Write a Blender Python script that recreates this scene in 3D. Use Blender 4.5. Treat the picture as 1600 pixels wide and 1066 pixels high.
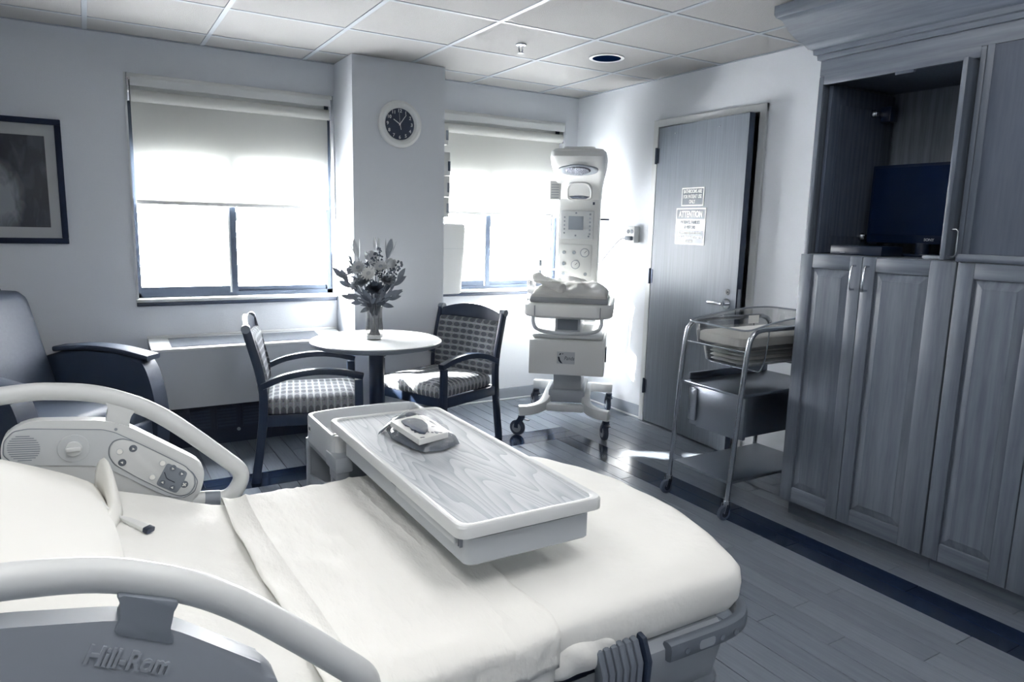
import bpy, bmesh, math, random
from mathutils import Vector, Matrix, noise
random.seed(7)
S = bpy.context.scene
COL = S.collection
PI = math.pi
V = Vector
for o in list(bpy.data.objects):
    bpy.data.objects.remove(o)

# ---------------------------------------------------------------- camera
FPX = 1097.12
YAW, PITCH, ROLL = math.radians(31.0637), math.radians(-9.3206), math.radians(1.4161)
CAM = V((-0.0555, -4.5434, 1.4125))
fwd = V((math.sin(YAW)*math.cos(PITCH), math.cos(YAW)*math.cos(PITCH), math.sin(PITCH)))
rgt = V((math.cos(YAW), -math.sin(YAW), 0))
upv = rgt.cross(fwd)
r2 = math.cos(ROLL)*rgt + math.sin(ROLL)*upv
u2 = -math.sin(ROLL)*rgt + math.cos(ROLL)*upv
cd = bpy.data.cameras.new('camera')
cam = bpy.data.objects.new('camera', cd)
COL.objects.link(cam)
M = Matrix((r2, u2, -fwd)).transposed().to_4x4()
M.translation = CAM
cam.matrix_world = M
cd.sensor_width = 36.0
cd.lens = FPX/1600*36.0
cd.clip_start = 0.05
S.camera = cam

def px(x, y, ax, v):
    """photo pixel -> point on the plane ax = v"""
    d = r2*((x-800)/FPX) - u2*((y-533)/FPX) + fwd
    a = 'xyz'.index(ax)
    t = (v-CAM[a])/d[a]
    return CAM + d*t

# ---------------------------------------------------------------- world, sun, exposure
W = bpy.data.worlds.new('world')
S.world = W
W.use_nodes = True
bg = W.node_tree.nodes['Background']
bg.inputs[0].default_value = (0.97, 0.985, 1.0, 1)
bg.inputs[1].default_value = 46.0
sd = bpy.data.lights.new('sun', 'SUN')
sd.energy = 45.0
sd.angle = math.radians(1.2)
sd.color = (1.0, 0.97, 0.9)
sun = bpy.data.objects.new('sun', sd)
COL.objects.link(sun)
sun.rotation_euler = V((0.80, -0.60, -0.466)).to_track_quat('-Z', 'Y').to_euler()
sun.location = (-4, 4, 5)
S.view_settings.view_transform = 'Standard'
S.view_settings.look = 'None'
S.view_settings.gamma = 1
S.view_settings.use_curve_mapping = False
S.view_settings.exposure = 0.76
LAMP_W = (3.5, 3.5, 4.0, 7.5, 7.5)      # watts of each ceiling troffer

# ---------------------------------------------------------------- materials
def lin(c):
    return tuple((x/255/12.92 if x/255 <= 0.04045 else ((x/255+0.055)/1.055)**2.4) for x in c)

TONE = [(0.0, (6, 20, 44)), (0.2, (40, 51, 70)), (0.4, (97, 105, 116)), (0.6, (146, 153, 162)),
        (0.8, (196, 200, 203)), (1.0, (244, 243, 238))]

def D(v):
    """colour of tone v (0 dark .. 1 light) in the photograph's blue-black to cream toning"""
    v = max(0, min(1, v))
    for (a, ca), (b, cb) in zip(TONE, TONE[1:]):
        if v <= b:
            t = (v-a)/(b-a)
            return lin(tuple(p+(q-p)*t for p, q in zip(ca, cb)))
    return lin(TONE[-1][1])

MATS = {}
def mat(name, tone, rough=0.5, metal=0.0, var=0.0, vscale=8.0, bump=0.0, bscale=60.0, spec=0.5, coat=0.0, stretch=(1, 1, 1)):
    if name in MATS:
        return MATS[name]
    m = bpy.data.materials.new(name)
    m.use_nodes = True
    nt = m.node_tree
    b = nt.nodes['Principled BSDF']
    c = D(tone) if not isinstance(tone, tuple) else tone
    b.inputs['Base Color'].default_value = (*c, 1)
    b.inputs['Roughness'].default_value = rough
    b.inputs['Metallic'].default_value = metal
    b.inputs['Specular IOR Level'].default_value = spec
    b.inputs['Coat Weight'].default_value = coat
    tc = nt.nodes.new('ShaderNodeTexCoord')
    mp = nt.nodes.new('ShaderNodeMapping')
    mp.inputs['Scale'].default_value = stretch
    nt.links.new(tc.outputs['Object'], mp.inputs['Vector'])
    if var > 0:
        n = nt.nodes.new('ShaderNodeTexNoise')
        n.inputs['Scale'].default_value = vscale
        n.inputs['Detail'].default_value = 5
        nt.links.new(mp.outputs[0], n.inputs['Vector'])
        r = nt.nodes.new('ShaderNodeValToRGB')
        t = tone if not isinstance(tone, tuple) else 0.5
        r.color_ramp.elements[0].position = 0.3
        r.color_ramp.elements[1].position = 0.7
        r.color_ramp.elements[0].color = (*D(t-var), 1)
        r.color_ramp.elements[1].color = (*D(t+var), 1)
        nt.links.new(n.outputs['Fac'], r.inputs[0])
        nt.links.new(r.outputs[0], b.inputs['Base Color'])
    if bump > 0:
        n2 = nt.nodes.new('ShaderNodeTexNoise')
        n2.inputs['Scale'].default_value = bscale
        n2.inputs['Detail'].default_value = 4
        nt.links.new(mp.outputs[0], n2.inputs['Vector'])
        bp = nt.nodes.new('ShaderNodeBump')
        bp.inputs['Strength'].default_value = bump
        bp.inputs['Distance'].default_value = 0.01
        nt.links.new(n2.outputs['Fac'], bp.inputs['Height'])
        nt.links.new(bp.outputs[0], b.inputs['Normal'])
    MATS[name] = m
    return m

def nmath(nt, op, a, b=None):
    n = nt.nodes.new('ShaderNodeMath')
    n.operation = op
    for i, v in enumerate((a, b)):
        if v is None:
            continue
        if isinstance(v, (int, float)):
            n.inputs[i].default_value = v
        else:
            nt.links.new(v, n.inputs[i])
    return n.outputs[0]

def wood(name, dark, light, axis='Z', scale=6.0, rough=0.35, rand=0.0, distort=3.0, coat=0.0, stretch=0.07, ring=0.25):
    """straight oak-like grain running along axis, colour shifted per object by rand"""
    if name in MATS:
        return MATS[name]
    m = bpy.data.materials.new(name)
    m.use_nodes = True
    nt = m.node_tree
    b = nt.nodes['Principled BSDF']
    b.inputs['Roughness'].default_value = rough
    b.inputs['Coat Weight'].default_value = coat
    b.inputs['Coat Roughness'].default_value = 0.15
    tc = nt.nodes.new('ShaderNodeTexCoord')
    oi = nt.nodes.new('ShaderNodeObjectInfo')
    add = nt.nodes.new('ShaderNodeVectorMath')
    add.operation = 'MULTIPLY_ADD'
    nt.links.new(oi.outputs['Random'], add.inputs[0])
    add.inputs[1].default_value = (7.3, 3.1, 5.7) if rand else (0, 0, 0)
    nt.links.new(tc.outputs['Object'], add.inputs[2])
    mp = nt.nodes.new('ShaderNodeMapping')
    sc = [1, 1, 1]
    sc['XYZ'.index(axis)] = stretch
    mp.inputs['Scale'].default_value = sc
    nt.links.new(add.outputs[0], mp.inputs['Vector'])
    wv = nt.nodes.new('ShaderNodeTexWave')
    wv.wave_type = 'RINGS'
    wv.rings_direction = axis
    wv.inputs['Scale'].default_value = scale
    wv.inputs['Distortion'].default_value = distort
    wv.inputs['Detail'].default_value = 3
    wv.inputs['Detail Scale'].default_value = 1.5
    nt.links.new(mp.outputs[0], wv.inputs['Vector'])
    nz = nt.nodes.new('ShaderNodeTexNoise')
    nz.inputs['Scale'].default_value = 90
    nz.inputs['Detail'].default_value = 4
    nt.links.new(mp.outputs[0], nz.inputs['Vector'])
    f = nmath(nt, 'ADD', nmath(nt, 'MULTIPLY', wv.outputs['Fac'], ring), nmath(nt, 'MULTIPLY', nz.outputs['Fac'], 1-ring))
    if rand:
        f = nmath(nt, 'ADD', nmath(nt, 'MULTIPLY', f, 1-rand), nmath(nt, 'MULTIPLY', oi.outputs['Random'], rand))
    r = nt.nodes.new('ShaderNodeValToRGB')
    r.color_ramp.elements[0].position = 0.15
    r.color_ramp.elements[1].position = 0.85
    r.color_ramp.elements[0].color = (*D(dark), 1)
    r.color_ramp.elements[1].color = (*D(light), 1)
    nt.links.new(f, r.inputs[0])
    nt.links.new(r.outputs[0], b.inputs['Base Color'])
    bp = nt.nodes.new('ShaderNodeBump')
    bp.inputs['Strength'].default_value = 0.06
    bp.inputs['Distance'].default_value = 0.003
    nt.links.new(f, bp.inputs['Height'])
    nt.links.new(bp.outputs[0], b.inputs['Normal'])
    MATS[name] = m
    return m

def thin_glass(name, tint=0.97, refl=0.10, rough=0.02):
    if name in MATS:
        return MATS[name]
    m = bpy.data.materials.new(name)
    m.use_nodes = True
    nt = m.node_tree
    out = nt.nodes['Material Output']
    nt.nodes.remove(nt.nodes['Principled BSDF'])
    t = nt.nodes.new('ShaderNodeBsdfTransparent')
    t.inputs[0].default_value = (tint, tint, tint, 1)
    g = nt.nodes.new('ShaderNodeBsdfGlossy')
    g.inputs['Roughness'].default_value = rough
    lw = nt.nodes.new('ShaderNodeLayerWeight')
    fr = nmath(nt, 'ADD', nmath(nt, 'MULTIPLY', nmath(nt, 'POWER', lw.outputs['Facing'], 5.0), 0.9), 0.04)
    mx = nt.nodes.new('ShaderNodeMixShader')
    nt.links.new(nmath(nt, 'ADD', fr, refl), mx.inputs[0])
    nt.links.new(t.outputs[0], mx.inputs[1])
    nt.links.new(g.outputs[0], mx.inputs[2])
    nt.links.new(mx.outputs[0], out.inputs[0])
    MATS[name] = m
    return m

def film(name, tone, alpha, rough=0.2):
    """thin plastic film: partly see-through, partly scattering"""
    if name in MATS:
        return MATS[name]
    m = mat(name, tone, rough=rough, bump=0.5, bscale=25)
    m.node_tree.nodes['Principled BSDF'].inputs['Alpha'].default_value = alpha
    return m

def emit(name, col, strength):
    m = bpy.data.materials.new(name)
    m.use_nodes = True
    b = m.node_tree.nodes['Principled BSDF']
    b.inputs['Base Color'].default_value = (0.8, 0.8, 0.8, 1)
    b.inputs['Emission Color'].default_value = (*col, 1)
    b.inputs['Emission Strength'].default_value = strength
    return m

def shade_cloth():
    m = bpy.data.materials.new('shade_cloth')
    m.use_nodes = True
    nt = m.node_tree
    out = nt.nodes['Material Output']
    nt.nodes.remove(nt.nodes['Principled BSDF'])
    tc = nt.nodes.new('ShaderNodeTexCoord')
    nz = nt.nodes.new('ShaderNodeTexNoise')
    nz.inputs['Scale'].default_value = 300
    nt.links.new(tc.outputs['Object'], nz.inputs['Vector'])
    bp = nt.nodes.new('ShaderNodeBump')
    bp.inputs['Strength'].default_value = 0.1
    nt.links.new(nz.outputs['Fac'], bp.inputs['Height'])
    d = nt.nodes.new('ShaderNodeBsdfDiffuse')
    d.inputs[0].default_value = (*D(0.95), 1)
    t = nt.nodes.new('ShaderNodeBsdfTranslucent')
    t.inputs[0].default_value = (*D(0.92), 1)
    nt.links.new(bp.outputs[0], d.inputs['Normal'])
    mx = nt.nodes.new('ShaderNodeMixShader')
    mx.inputs[0].default_value = 0.4
    nt.links.new(d.outputs[0], mx.inputs[1])
    nt.links.new(t.outputs[0], mx.inputs[2])
    nt.links.new(mx.outputs[0], out.inputs[0])
    return m

def chair_fabric(name, dark, mid, light, cu, cv, axes):
    """woven rows of ovals between light bars, in object space"""
    m = bpy.data.materials.new(name)
    m.use_nodes = True
    nt = m.node_tree
    b = nt.nodes['Principled BSDF']
    b.inputs['Roughness'].default_value = 0.9
    b.inputs['Specular IOR Level'].default_value = 0.15
    tc = nt.nodes.new('ShaderNodeTexCoord')
    sp = nt.nodes.new('ShaderNodeSeparateXYZ')
    nt.links.new(tc.outputs['Object'], sp.inputs[0])
    u = sp.outputs[axes[0]]
    v = sp.outputs[axes[1]]
    if len(axes) > 2:      # seat: bars run across the top and down the sides, chosen by the face's direction
        sn = nt.nodes.new('ShaderNodeSeparateXYZ')
        nt.links.new(tc.outputs['Normal'], sn.inputs[0])
        front = nmath(nt, 'GREATER_THAN', nmath(nt, 'ABSOLUTE', sn.outputs[1]), 0.7)
        top = nmath(nt, 'GREATER_THAN', nmath(nt, 'ABSOLUTE', sn.outputs[2]), 0.7)
        def pick(f, a, b_):
            return nmath(nt, 'ADD', nmath(nt, 'MULTIPLY', f, a), nmath(nt, 'MULTIPLY', nmath(nt, 'SUBTRACT', 1.0, f), b_))
        u = pick(front, sp.outputs[0], sp.outputs[1])
        v = pick(top, sp.outputs[0], sp.outputs[2])
    fu = nmath(nt, 'SUBTRACT', nmath(nt, 'FRACT', nmath(nt, 'MULTIPLY', u, 1/cu)), 0.5)
    fv = nmath(nt, 'SUBTRACT', nmath(nt, 'FRACT', nmath(nt, 'MULTIPLY', v, 1/cv)), 0.5)
    d2 = nmath(nt, 'ADD', nmath(nt, 'POWER', nmath(nt, 'DIVIDE', fu, 0.40), 2.0),
               nmath(nt, 'POWER', nmath(nt, 'DIVIDE', fv, 0.36), 2.0))
    oval = nmath(nt, 'LESS_THAN', d2, 1.0)
    bar = nmath(nt, 'GREATER_THAN', nmath(nt, 'ABSOLUTE', fu if axes[0] == 0 and len(axes) > 2 else fv), 0.38)
    nz = nt.nodes.new('ShaderNodeTexNoise')
    nz.inputs['Scale'].default_value = 120
    nt.links.new(tc.outputs['Object'], nz.inputs['Vector'])
    m1 = nt.nodes.new('ShaderNodeMixRGB')
    m1.inputs[1].default_value = (*D(mid), 1)
    m1.inputs[2].default_value = (*D(dark), 1)
    nt.links.new(oval, m1.inputs[0])
    m2 = nt.nodes.new('ShaderNodeMixRGB')
    m2.inputs[2].default_value = (*D(light), 1)
    nt.links.new(bar, m2.inputs[0])
    nt.links.new(m1.outputs[0], m2.inputs[1])
    m3 = nt.nodes.new('ShaderNodeMixRGB')
    m3.blend_type = 'OVERLAY'
    m3.inputs[0].default_value = 0.5
    nt.links.new(m2.outputs[0], m3.inputs[1])
    nt.links.new(nz.outputs['Color'], m3.inputs[2])
    hs = nt.nodes.new('ShaderNodeHueSaturation')
    hs.inputs['Saturation'].default_value = 0.5
    nt.links.new(m3.outputs[0], hs.inputs['Color'])
    nt.links.new(hs.outputs[0], b.inputs['Base Color'])
    bp = nt.nodes.new('ShaderNodeBump')
    bp.inputs['Strength'].default_value = 0.3
    bp.inputs['Distance'].default_value = 0.004
    nt.links.new(nz.outputs['Fac'], bp.inputs['Height'])
    nt.links.new(bp.outputs[0], b.inputs['Normal'])
    return m

def art_print():
    m = bpy.data.materials.new('art_print')
    m.use_nodes = True
    nt = m.node_tree
    b = nt.nodes['Principled BSDF']
    b.inputs['Roughness'].default_value = 0.5
    tc = nt.nodes.new('ShaderNodeTexCoord')
    mp = nt.nodes.new('ShaderNodeMapping')
    mp.inputs['Rotation'].default_value = (0, 0.6, 0)
    mp.inputs['Scale'].default_value = (5, 5, 2.2)
    nt.links.new(tc.outputs['Object'], mp.inputs[0])
    n = nt.nodes.new('ShaderNodeTexNoise')
    n.inputs['Scale'].default_value = 3.6
    n.inputs['Detail'].default_value = 8
    n.inputs['Distortion'].default_value = 0.8
    nt.links.new(mp.outputs[0], n.inputs['Vector'])
    sp = nt.nodes.new('ShaderNodeSeparateXYZ')
    nt.links.new(tc.outputs['Object'], sp.inputs[0])
    # a soft pale mass low on the left of the sheet, dark elsewhere
    gx = nmath(nt, 'POWER', nmath(nt, 'DIVIDE', nmath(nt, 'ADD', sp.outputs[0], 0.06), 0.15), 2.0)
    gz = nmath(nt, 'POWER', nmath(nt, 'DIVIDE', nmath(nt, 'ADD', sp.outputs[2], 0.08), 0.24), 2.0)
    g = nmath(nt, 'MAXIMUM', nmath(nt, 'SUBTRACT', 1.0, nmath(nt, 'ADD', gx, gz)), 0.0)
    f = nmath(nt, 'MULTIPLY', nmath(nt, 'ADD', nmath(nt, 'MULTIPLY', g, 0.9), 0.25), n.outputs['Fac'])
    r = nt.nodes.new('ShaderNodeValToRGB')
    r.color_ramp.elements[0].position = 0.12
    r.color_ramp.elements[1].position = 0.5
    r.color_ramp.elements[0].color = (*D(0.02), 1)
    r.color_ramp.elements[1].color = (*D(0.60), 1)
    nt.links.new(f, r.inputs[0])
    nt.links.new(r.outputs[0], b.inputs['Base Color'])
    return m

def laminate():
    """printed wood-grain laminate with broad cathedral figure along Y"""
    m = bpy.data.materials.new('laminate')
    m.use_nodes = True
    nt = m.node_tree
    b = nt.nodes['Principled BSDF']
    b.inputs['Roughness'].default_value = 0.6
    tc = nt.nodes.new('ShaderNodeTexCoord')
    mp = nt.nodes.new('ShaderNodeMapping')
    mp.inputs['Scale'].default_value = (1, 0.085, 1)
    mp.inputs['Rotation'].default_value = (0, 0, 0.06)
    nt.links.new(tc.outputs['Object'], mp.inputs[0])
    n = nt.nodes.new('ShaderNodeTexNoise')
    n.inputs['Scale'].default_value = 7.5
    n.inputs['Detail'].default_value = 1.5
    n.inputs['Distortion'].default_value = 0.25
    nt.links.new(mp.outputs[0], n.inputs['Vector'])
    k = nmath(nt, 'FRACT', nmath(nt, 'MULTIPLY', n.outputs['Fac'], 26.0))
    k = nmath(nt, 'POWER', k, 2.0)
    mp2 = nt.nodes.new('ShaderNodeMapping')
    mp2.inputs['Scale'].default_value = (260, 12, 1)
    nt.links.new(tc.outputs['Object'], mp2.inputs[0])
    n2 = nt.nodes.new('ShaderNodeTexNoise')
    n2.inputs['Scale'].default_value = 1.0
    nt.links.new(mp2.outputs[0], n2.inputs['Vector'])
    f = nmath(nt, 'ADD', nmath(nt, 'MULTIPLY', k, 0.6), nmath(nt, 'MULTIPLY', n2.outputs['Fac'], 0.5))
    r = nt.nodes.new('ShaderNodeValToRGB')
    r.color_ramp.elements[0].position = 0.15
    r.color_ramp.elements[1].position = 1.0
    r.color_ramp.elements[0].color = (*D(0.77), 1)
    r.color_ramp.elements[1].color = (*D(0.57), 1)
    nt.links.new(f, r.inputs[0])
    nt.links.new(r.outputs[0], b.inputs['Base Color'])
    return m

WALL = mat('wall_paint', (0.700, 0.730, 0.775), rough=0.85, bump=0.25, bscale=140, spec=0.2, stretch=(1, 1, 4))
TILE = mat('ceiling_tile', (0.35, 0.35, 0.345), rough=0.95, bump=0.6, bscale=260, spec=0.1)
GRID = mat('grid_metal', 0.62, rough=0.5)
PLANK = wood('plank', 0.41, 0.50, axis='Y', scale=9, rough=0.2, rand=0.35, ring=0.06)
BAND = wood('dark_plank', 0.06, 0.12, axis='Y', scale=9, rough=0.15, rand=0.3)
FLOORB = mat('floor_joint', 0.05, rough=0.5)
TRIMW = mat('trim_white', 0.84, rough=0.4)
BASEB = mat('baseboard_vinyl', 0.60, rough=0.45)
ALU = mat('dark_aluminium', 0.30, rough=0.35, metal=0.6)
SILL = mat('sill_dark', 0.22, rough=0.4)
WHITE = mat('white_plastic', 0.90, rough=0.35)
WHITE2 = mat('white_paint_metal', 0.86, rough=0.3)
CREAM = mat('bed_plastic', 0.86, rough=0.36)
CREAM2 = mat('bed_plastic_inset', 0.80, rough=0.42)
GREYP = mat('grey_plastic', 0.50, rough=0.45)
MIDP = mat('mid_grey_plastic', 0.64, rough=0.4)
DARKP = mat('dark_plastic', 0.16, rough=0.4)
BLACK = mat('black_plastic', 0.03, rough=0.35)
RUB = mat('rubber', 0.27, rough=0.7)
OAK = wood('oak', 0.31, 0.44, axis='Z', scale=8, rough=0.42, rand=0.1)
OAKH = wood('oak_cross', 0.31, 0.44, axis='Y', scale=8, rough=0.42, rand=0.1)
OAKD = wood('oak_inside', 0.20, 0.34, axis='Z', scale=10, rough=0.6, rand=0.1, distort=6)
DOORW = wood('door_wood', 0.38, 0.48, axis='Z', scale=3, rough=0.5, distort=2, stretch=0.03, ring=0.04)
CHAIRW = wood('chair_wood', 0.10, 0.17, axis='Z', scale=5, rough=0.3)
STEEL = mat('steel', (0.55, 0.58, 0.62), rough=0.22, metal=1.0)
STEELB = mat('brushed_steel', (0.34, 0.37, 0.42), rough=0.3, metal=1.0, bump=0.05, bscale=80)
CHROME = mat('chrome', (0.75, 0.77, 0.8), rough=0.1, metal=1.0)
VINYL = mat('recliner_vinyl', 0.25, rough=0.55, var=0.01, vscale=60, bump=0.15, bscale=200)
VINYLD = mat('recliner_arm_vinyl', 0.22, rough=0.5, bump=0.1, bscale=200)
LINEN = mat('linen', 0.97, rough=0.9, spec=0.15, bump=0.8, bscale=11)
PADM = mat('pad_paper', 0.985, rough=0.85, spec=0.15, bump=0.9, bscale=17, stretch=(1.6, 0.6, 1))
PILLOWM = mat('pillow_case', 0.985, rough=0.95, spec=0.1, bump=0.3, bscale=7)
GLASS = thin_glass('window_glass', 0.97, 0.0)
CLEAR = thin_glass('clear_acrylic', 0.93, 0.10, 0.05)
VASEG = thin_glass('vase_glass', 0.90, 0.12, 0.03)
SHADE = shade_cloth()

# ---------------------------------------------------------------- mesh helpers
class B:
    """collects shapes (world or local coordinates) into one mesh object"""
    def __init__(self, off=(0, 0, 0)):
        self.bm = bmesh.new()
        self.off = V(off)

    def box(self, c, s, bev=0.0, seg=2, rot=None):
        g = bmesh.ops.create_cube(self.bm, size=1.0)
        vs = g['verts']
        bmesh.ops.scale(self.bm, vec=V(s), verts=vs)
        if bev > 0:
            es = list({e for v in vs for e in v.link_edges})
            r = bmesh.ops.bevel(self.bm, geom=es, offset=min(bev, min(s)*0.49), segments=seg, affect='EDGES', profile=0.5, clamp_overlap=True)
            vs = list({v for f in r['faces'] for v in f.verts} | {v for v in vs if v.is_valid})
        if rot is not None:
            bmesh.ops.rotate(self.bm, cent=(0, 0, 0), matrix=rot, verts=vs)
        bmesh.ops.translate(self.bm, vec=V(c), verts=vs)
        return self

    def bb(self, x0, x1, y0, y1, z0, z1, bev=0.0, seg=2):
        return self.box(((x0+x1)/2, (y0+y1)/2, (z0+z1)/2), (abs(x1-x0), abs(y1-y0), abs(z1-z0)), bev, seg)

    def loops(self, rings, close=True, cap=True):
        """skin a list of closed rings (lists of points)"""
        R = [[self.bm.verts.new(V(p)) for p in r] for r in rings]
        n = len(R[0])
        for a, b in zip(R, R[1:]):
            for i in range(n if close else n-1):
                j = (i+1) % n
                try:
                    self.bm.faces.new((a[i], a[j], b[j], b[i]))
                except ValueError:
                    pass
        if cap and close:
            for r, flip in ((R[0], True), (R[-1], False)):
                try:
                    self.bm.faces.new(list(reversed(r)) if flip else r)
                except ValueError:
                    pass
        return self

    def sweep(self, path, sec, up=(0, 0, 1), cap=True, scales=None):
        """sweep a 2D section (list of (a,b)) along path; a along side, b along up"""
        path = [V(p) for p in path]
        up = V(up)
        rings = []
        for i, p in enumerate(path):
            if i == 0:
                t = path[1]-p
            elif i == len(path)-1:
                t = p-path[-2]
            else:
                t = (path[i+1]-p).normalized() + (p-path[i-1]).normalized()
            t.normalize()
            side = t.cross(up)
            if side.length < 1e-4:
                side = t.cross(V((0, 1, 0)))
                if side.length < 1e-4:
                    side = t.cross(V((1, 0, 0)))
            side.normalize()
            u = side.cross(t).normalized()
            k = scales[i] if scales else 1.0
            rings.append([p + side*a*k + u*b*k for a, b in sec])
        return self.loops(rings, cap=cap)

    def tube(self, path, r, n=10, up=(0, 0, 1), scales=None):
        sec = [(r*math.cos(2*PI*i/n), r*math.sin(2*PI*i/n)) for i in range(n)]
        return self.sweep(path, sec, up, scales=scales)

    def cyl(self, a, b, r, n=20, r2_=None):
        a, b = V(a), V(b)
        return self.tube([a, b], r, n, scales=[1, (r2_ if r2_ is not None else r)/r])

    def lathe(self, prof, c=(0, 0, 0), n=32, axis='z'):
        """prof: list of (r, h)"""
        rings = []
        c = V(c)
        for r, h in prof:
            ring = []
            for i in range(n):
                a = 2*PI*i/n
                x, y = r*math.cos(a), r*math.sin(a)
                p = {'z': V((x, y, h)), 'y': V((x, h, y)), 'x': V((h, x, y))}[axis]
                ring.append(c+p)
            rings.append(ring)
        ring_shaped = prof[0][0] > 0.002 and prof[-1][0] > 0.002
        if ring_shaped:
            rings.append(list(rings[0]))
        self.loops(rings, cap=not ring_shaped)
        if ring_shaped:
            bmesh.ops.remove_doubles(self.bm, verts=self.bm.verts, dist=1e-6)
        return self

    def prism(self, pts, vec, bev=0.0, seg=3, both=False):
        """extrude a 3D outline along vec, rounding the rim at the far side (or both)"""
        pts = [V(p) for p in pts]
        vec = V(vec)
        a = [self.bm.verts.new(p) for p in pts]
        b = [self.bm.verts.new(p+vec) for p in pts]
        n = len(a)
        fa = self.bm.faces.new(list(reversed(a)))
        fb = self.bm.faces.new(b)
        for i in range(n):
            j = (i+1) % n
            self.bm.faces.new((a[i], a[j], b[j], b[i]))
        if bev > 0:
            es = list(fb.edges) + (list(fa.edges) if both else [])
            bmesh.ops.bevel(self.bm, geom=es, offset=bev, segments=seg, affect='EDGES', profile=0.5, clamp_overlap=True)
        return self

    def grid(self, f, nu, nv):
        g = [[self.bm.verts.new(V(f(i/nu, j/nv))) for j in range(nv+1)] for i in range(nu+1)]
        for i in range(nu):
            for j in range(nv):
                self.bm.faces.new((g[i][j], g[i+1][j], g[i+1][j+1], g[i][j+1]))
        return self

    def ball(self, c, r, sub=2, sc=(1, 1, 1), rot=None):
        g = bmesh.ops.create_icosphere(self.bm, subdivisions=sub, radius=1)
        vs = g['verts']
        bmesh.ops.scale(self.bm, vec=V(sc)*r, verts=vs)
        if rot is not None:
            bmesh.ops.rotate(self.bm, cent=(0, 0, 0), matrix=rot, verts=vs)
        bmesh.ops.translate(self.bm, vec=V(c), verts=vs)
        return self

    def noise(self, amp, freq, seed=0.0):
        for v in self.bm.verts:
            v.co += noise.noise_vector(v.co*freq + V((seed, seed*2, seed*3)))*amp
        return self

    def mesh(self, name):
        if self.off.length > 0:
            bmesh.ops.translate(self.bm, vec=-self.off, verts=self.bm.verts)
        bmesh.ops.recalc_face_normals(self.bm, faces=self.bm.faces)
        me = bpy.data.meshes.new(name)
        self.bm.to_mesh(me)
        self.bm.free()
        return me

    def obj(self, name, m, parent=None, smooth=True, label=None, cat=None, group=None, kind=None, solid=0.0, sub=0):
        me = self.mesh(name)
        return link(name, me, m, parent, smooth, label, cat, group, kind, solid, sub)

def link(name, me, m, parent=None, smooth=True, label=None, cat=None, group=None, kind=None, solid=0.0, sub=0):
    o = bpy.data.objects.new(name, me)
    COL.objects.link(o)
    if m is not None and not me.materials:
        me.materials.append(m)
    if smooth:
        me.shade_auto(math.radians(38)) if hasattr(me, 'shade_auto') else smooth_by_angle(me)
    o.parent = parent
    tag(o, label, cat, group, kind)
    if sub:
        md = o.modifiers.new('s', 'SUBSURF')
        md.levels = md.render_levels = sub
    if solid:
        md = o.modifiers.new('t', 'SOLIDIFY')
        md.thickness = solid
        md.offset = 0
    return o

def smooth_by_angle(me, ang=math.radians(38)):
    for p in me.polygons:
        p.use_smooth = True
    bm = bmesh.new()
    bm.from_mesh(me)
    for e in bm.edges:
        if len(e.link_faces) == 2 and e.calc_face_angle(0) > ang:
            e.smooth = False
    bm.to_mesh(me)
    bm.free()

def tag(o, label=None, cat=None, group=None, kind=None):
    if label: o['label'] = label
    if cat: o['category'] = cat
    if group: o['group'] = group
    if kind: o['kind'] = kind
    return o

def thing(name, loc, rz=0.0, label=None, cat=None, group=None, kind=None):
    e = bpy.data.objects.new(name, None)
    COL.objects.link(e)
    e.location = loc
    e.rotation_euler = (0, 0, rz)
    e.empty_display_size = 0.1
    return tag(e, label, cat, group, kind)

def rp(pts, r, n=5):
    """round the corners of a 2D polygon"""
    out = []
    k = len(pts)
    for i in range(k):
        p0, p1, p2 = V(pts[i-1]), V(pts[i]), V(pts[(i+1) % k])
        rr = r[i] if isinstance(r, (list, tuple)) else r
        a, b = (p0-p1), (p2-p1)
        l = min(rr, a.length*0.49, b.length*0.49)
        if l < 1e-5:
            out.append(tuple(p1))
            continue
        A, Bp = p1+a.normalized()*l, p1+b.normalized()*l
        for j in range(n+1):
            t = j/n
            q = A*(1-t)**2 + p1*2*t*(1-t) + Bp*t*t
            out.append(tuple(q))
    return out

def smooth_path(pts, n=6):
    """Catmull-Rom through points"""
    P = [V(p) for p in pts]
    P = [P[0]*2-P[1]] + P + [P[-1]*2-P[-2]]
    out = []
    for i in range(1, len(P)-2):
        for j in range(n):
            t = j/n
            a, b, c, d = P[i-1], P[i], P[i+1], P[i+2]
            out.append(0.5*((2*b) + (c-a)*t + (2*a-5*b+4*c-d)*t*t + (3*b-a-3*c+d)*t**3))
    out.append(P[-2])
    return out

def text_mesh(body, size, extrude=0.0008, bold=0.0, sx=1.0, shear=0.0):
    cu = bpy.data.curves.new('t', 'FONT')
    cu.body = body
    cu.size = size
    cu.extrude = extrude
    cu.offset = bold
    cu.shear = shear
    cu.align_x = 'CENTER'
    cu.align_y = 'CENTER'
    cu.resolution_u = 3
    o = bpy.data.objects.new('t', cu)
    COL.objects.link(o)
    bpy.context.view_layer.update()
    dg = bpy.context.evaluated_depsgraph_get()
    me = bpy.data.meshes.new_from_object(o.evaluated_get(dg))
    bpy.data.objects.remove(o)
    if sx != 1.0:
        me.transform(Matrix.Diagonal((sx, 1, 1, 1)))
    return me

def text(name, body, size, m, parent, origin, right, up, **k):
    """lettering lying in the plane (right, up), at origin in the parent's space"""
    me = text_mesh(body, size, **k)
    r_, u_ = V(right).normalized(), V(up).normalized()
    mt = Matrix((r_, u_, r_.cross(u_))).transposed().to_4x4()
    mt.translation = V(origin)
    me.transform(mt)
    me.materials.clear()
    return link(name, me, m, parent, smooth=False)

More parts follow.
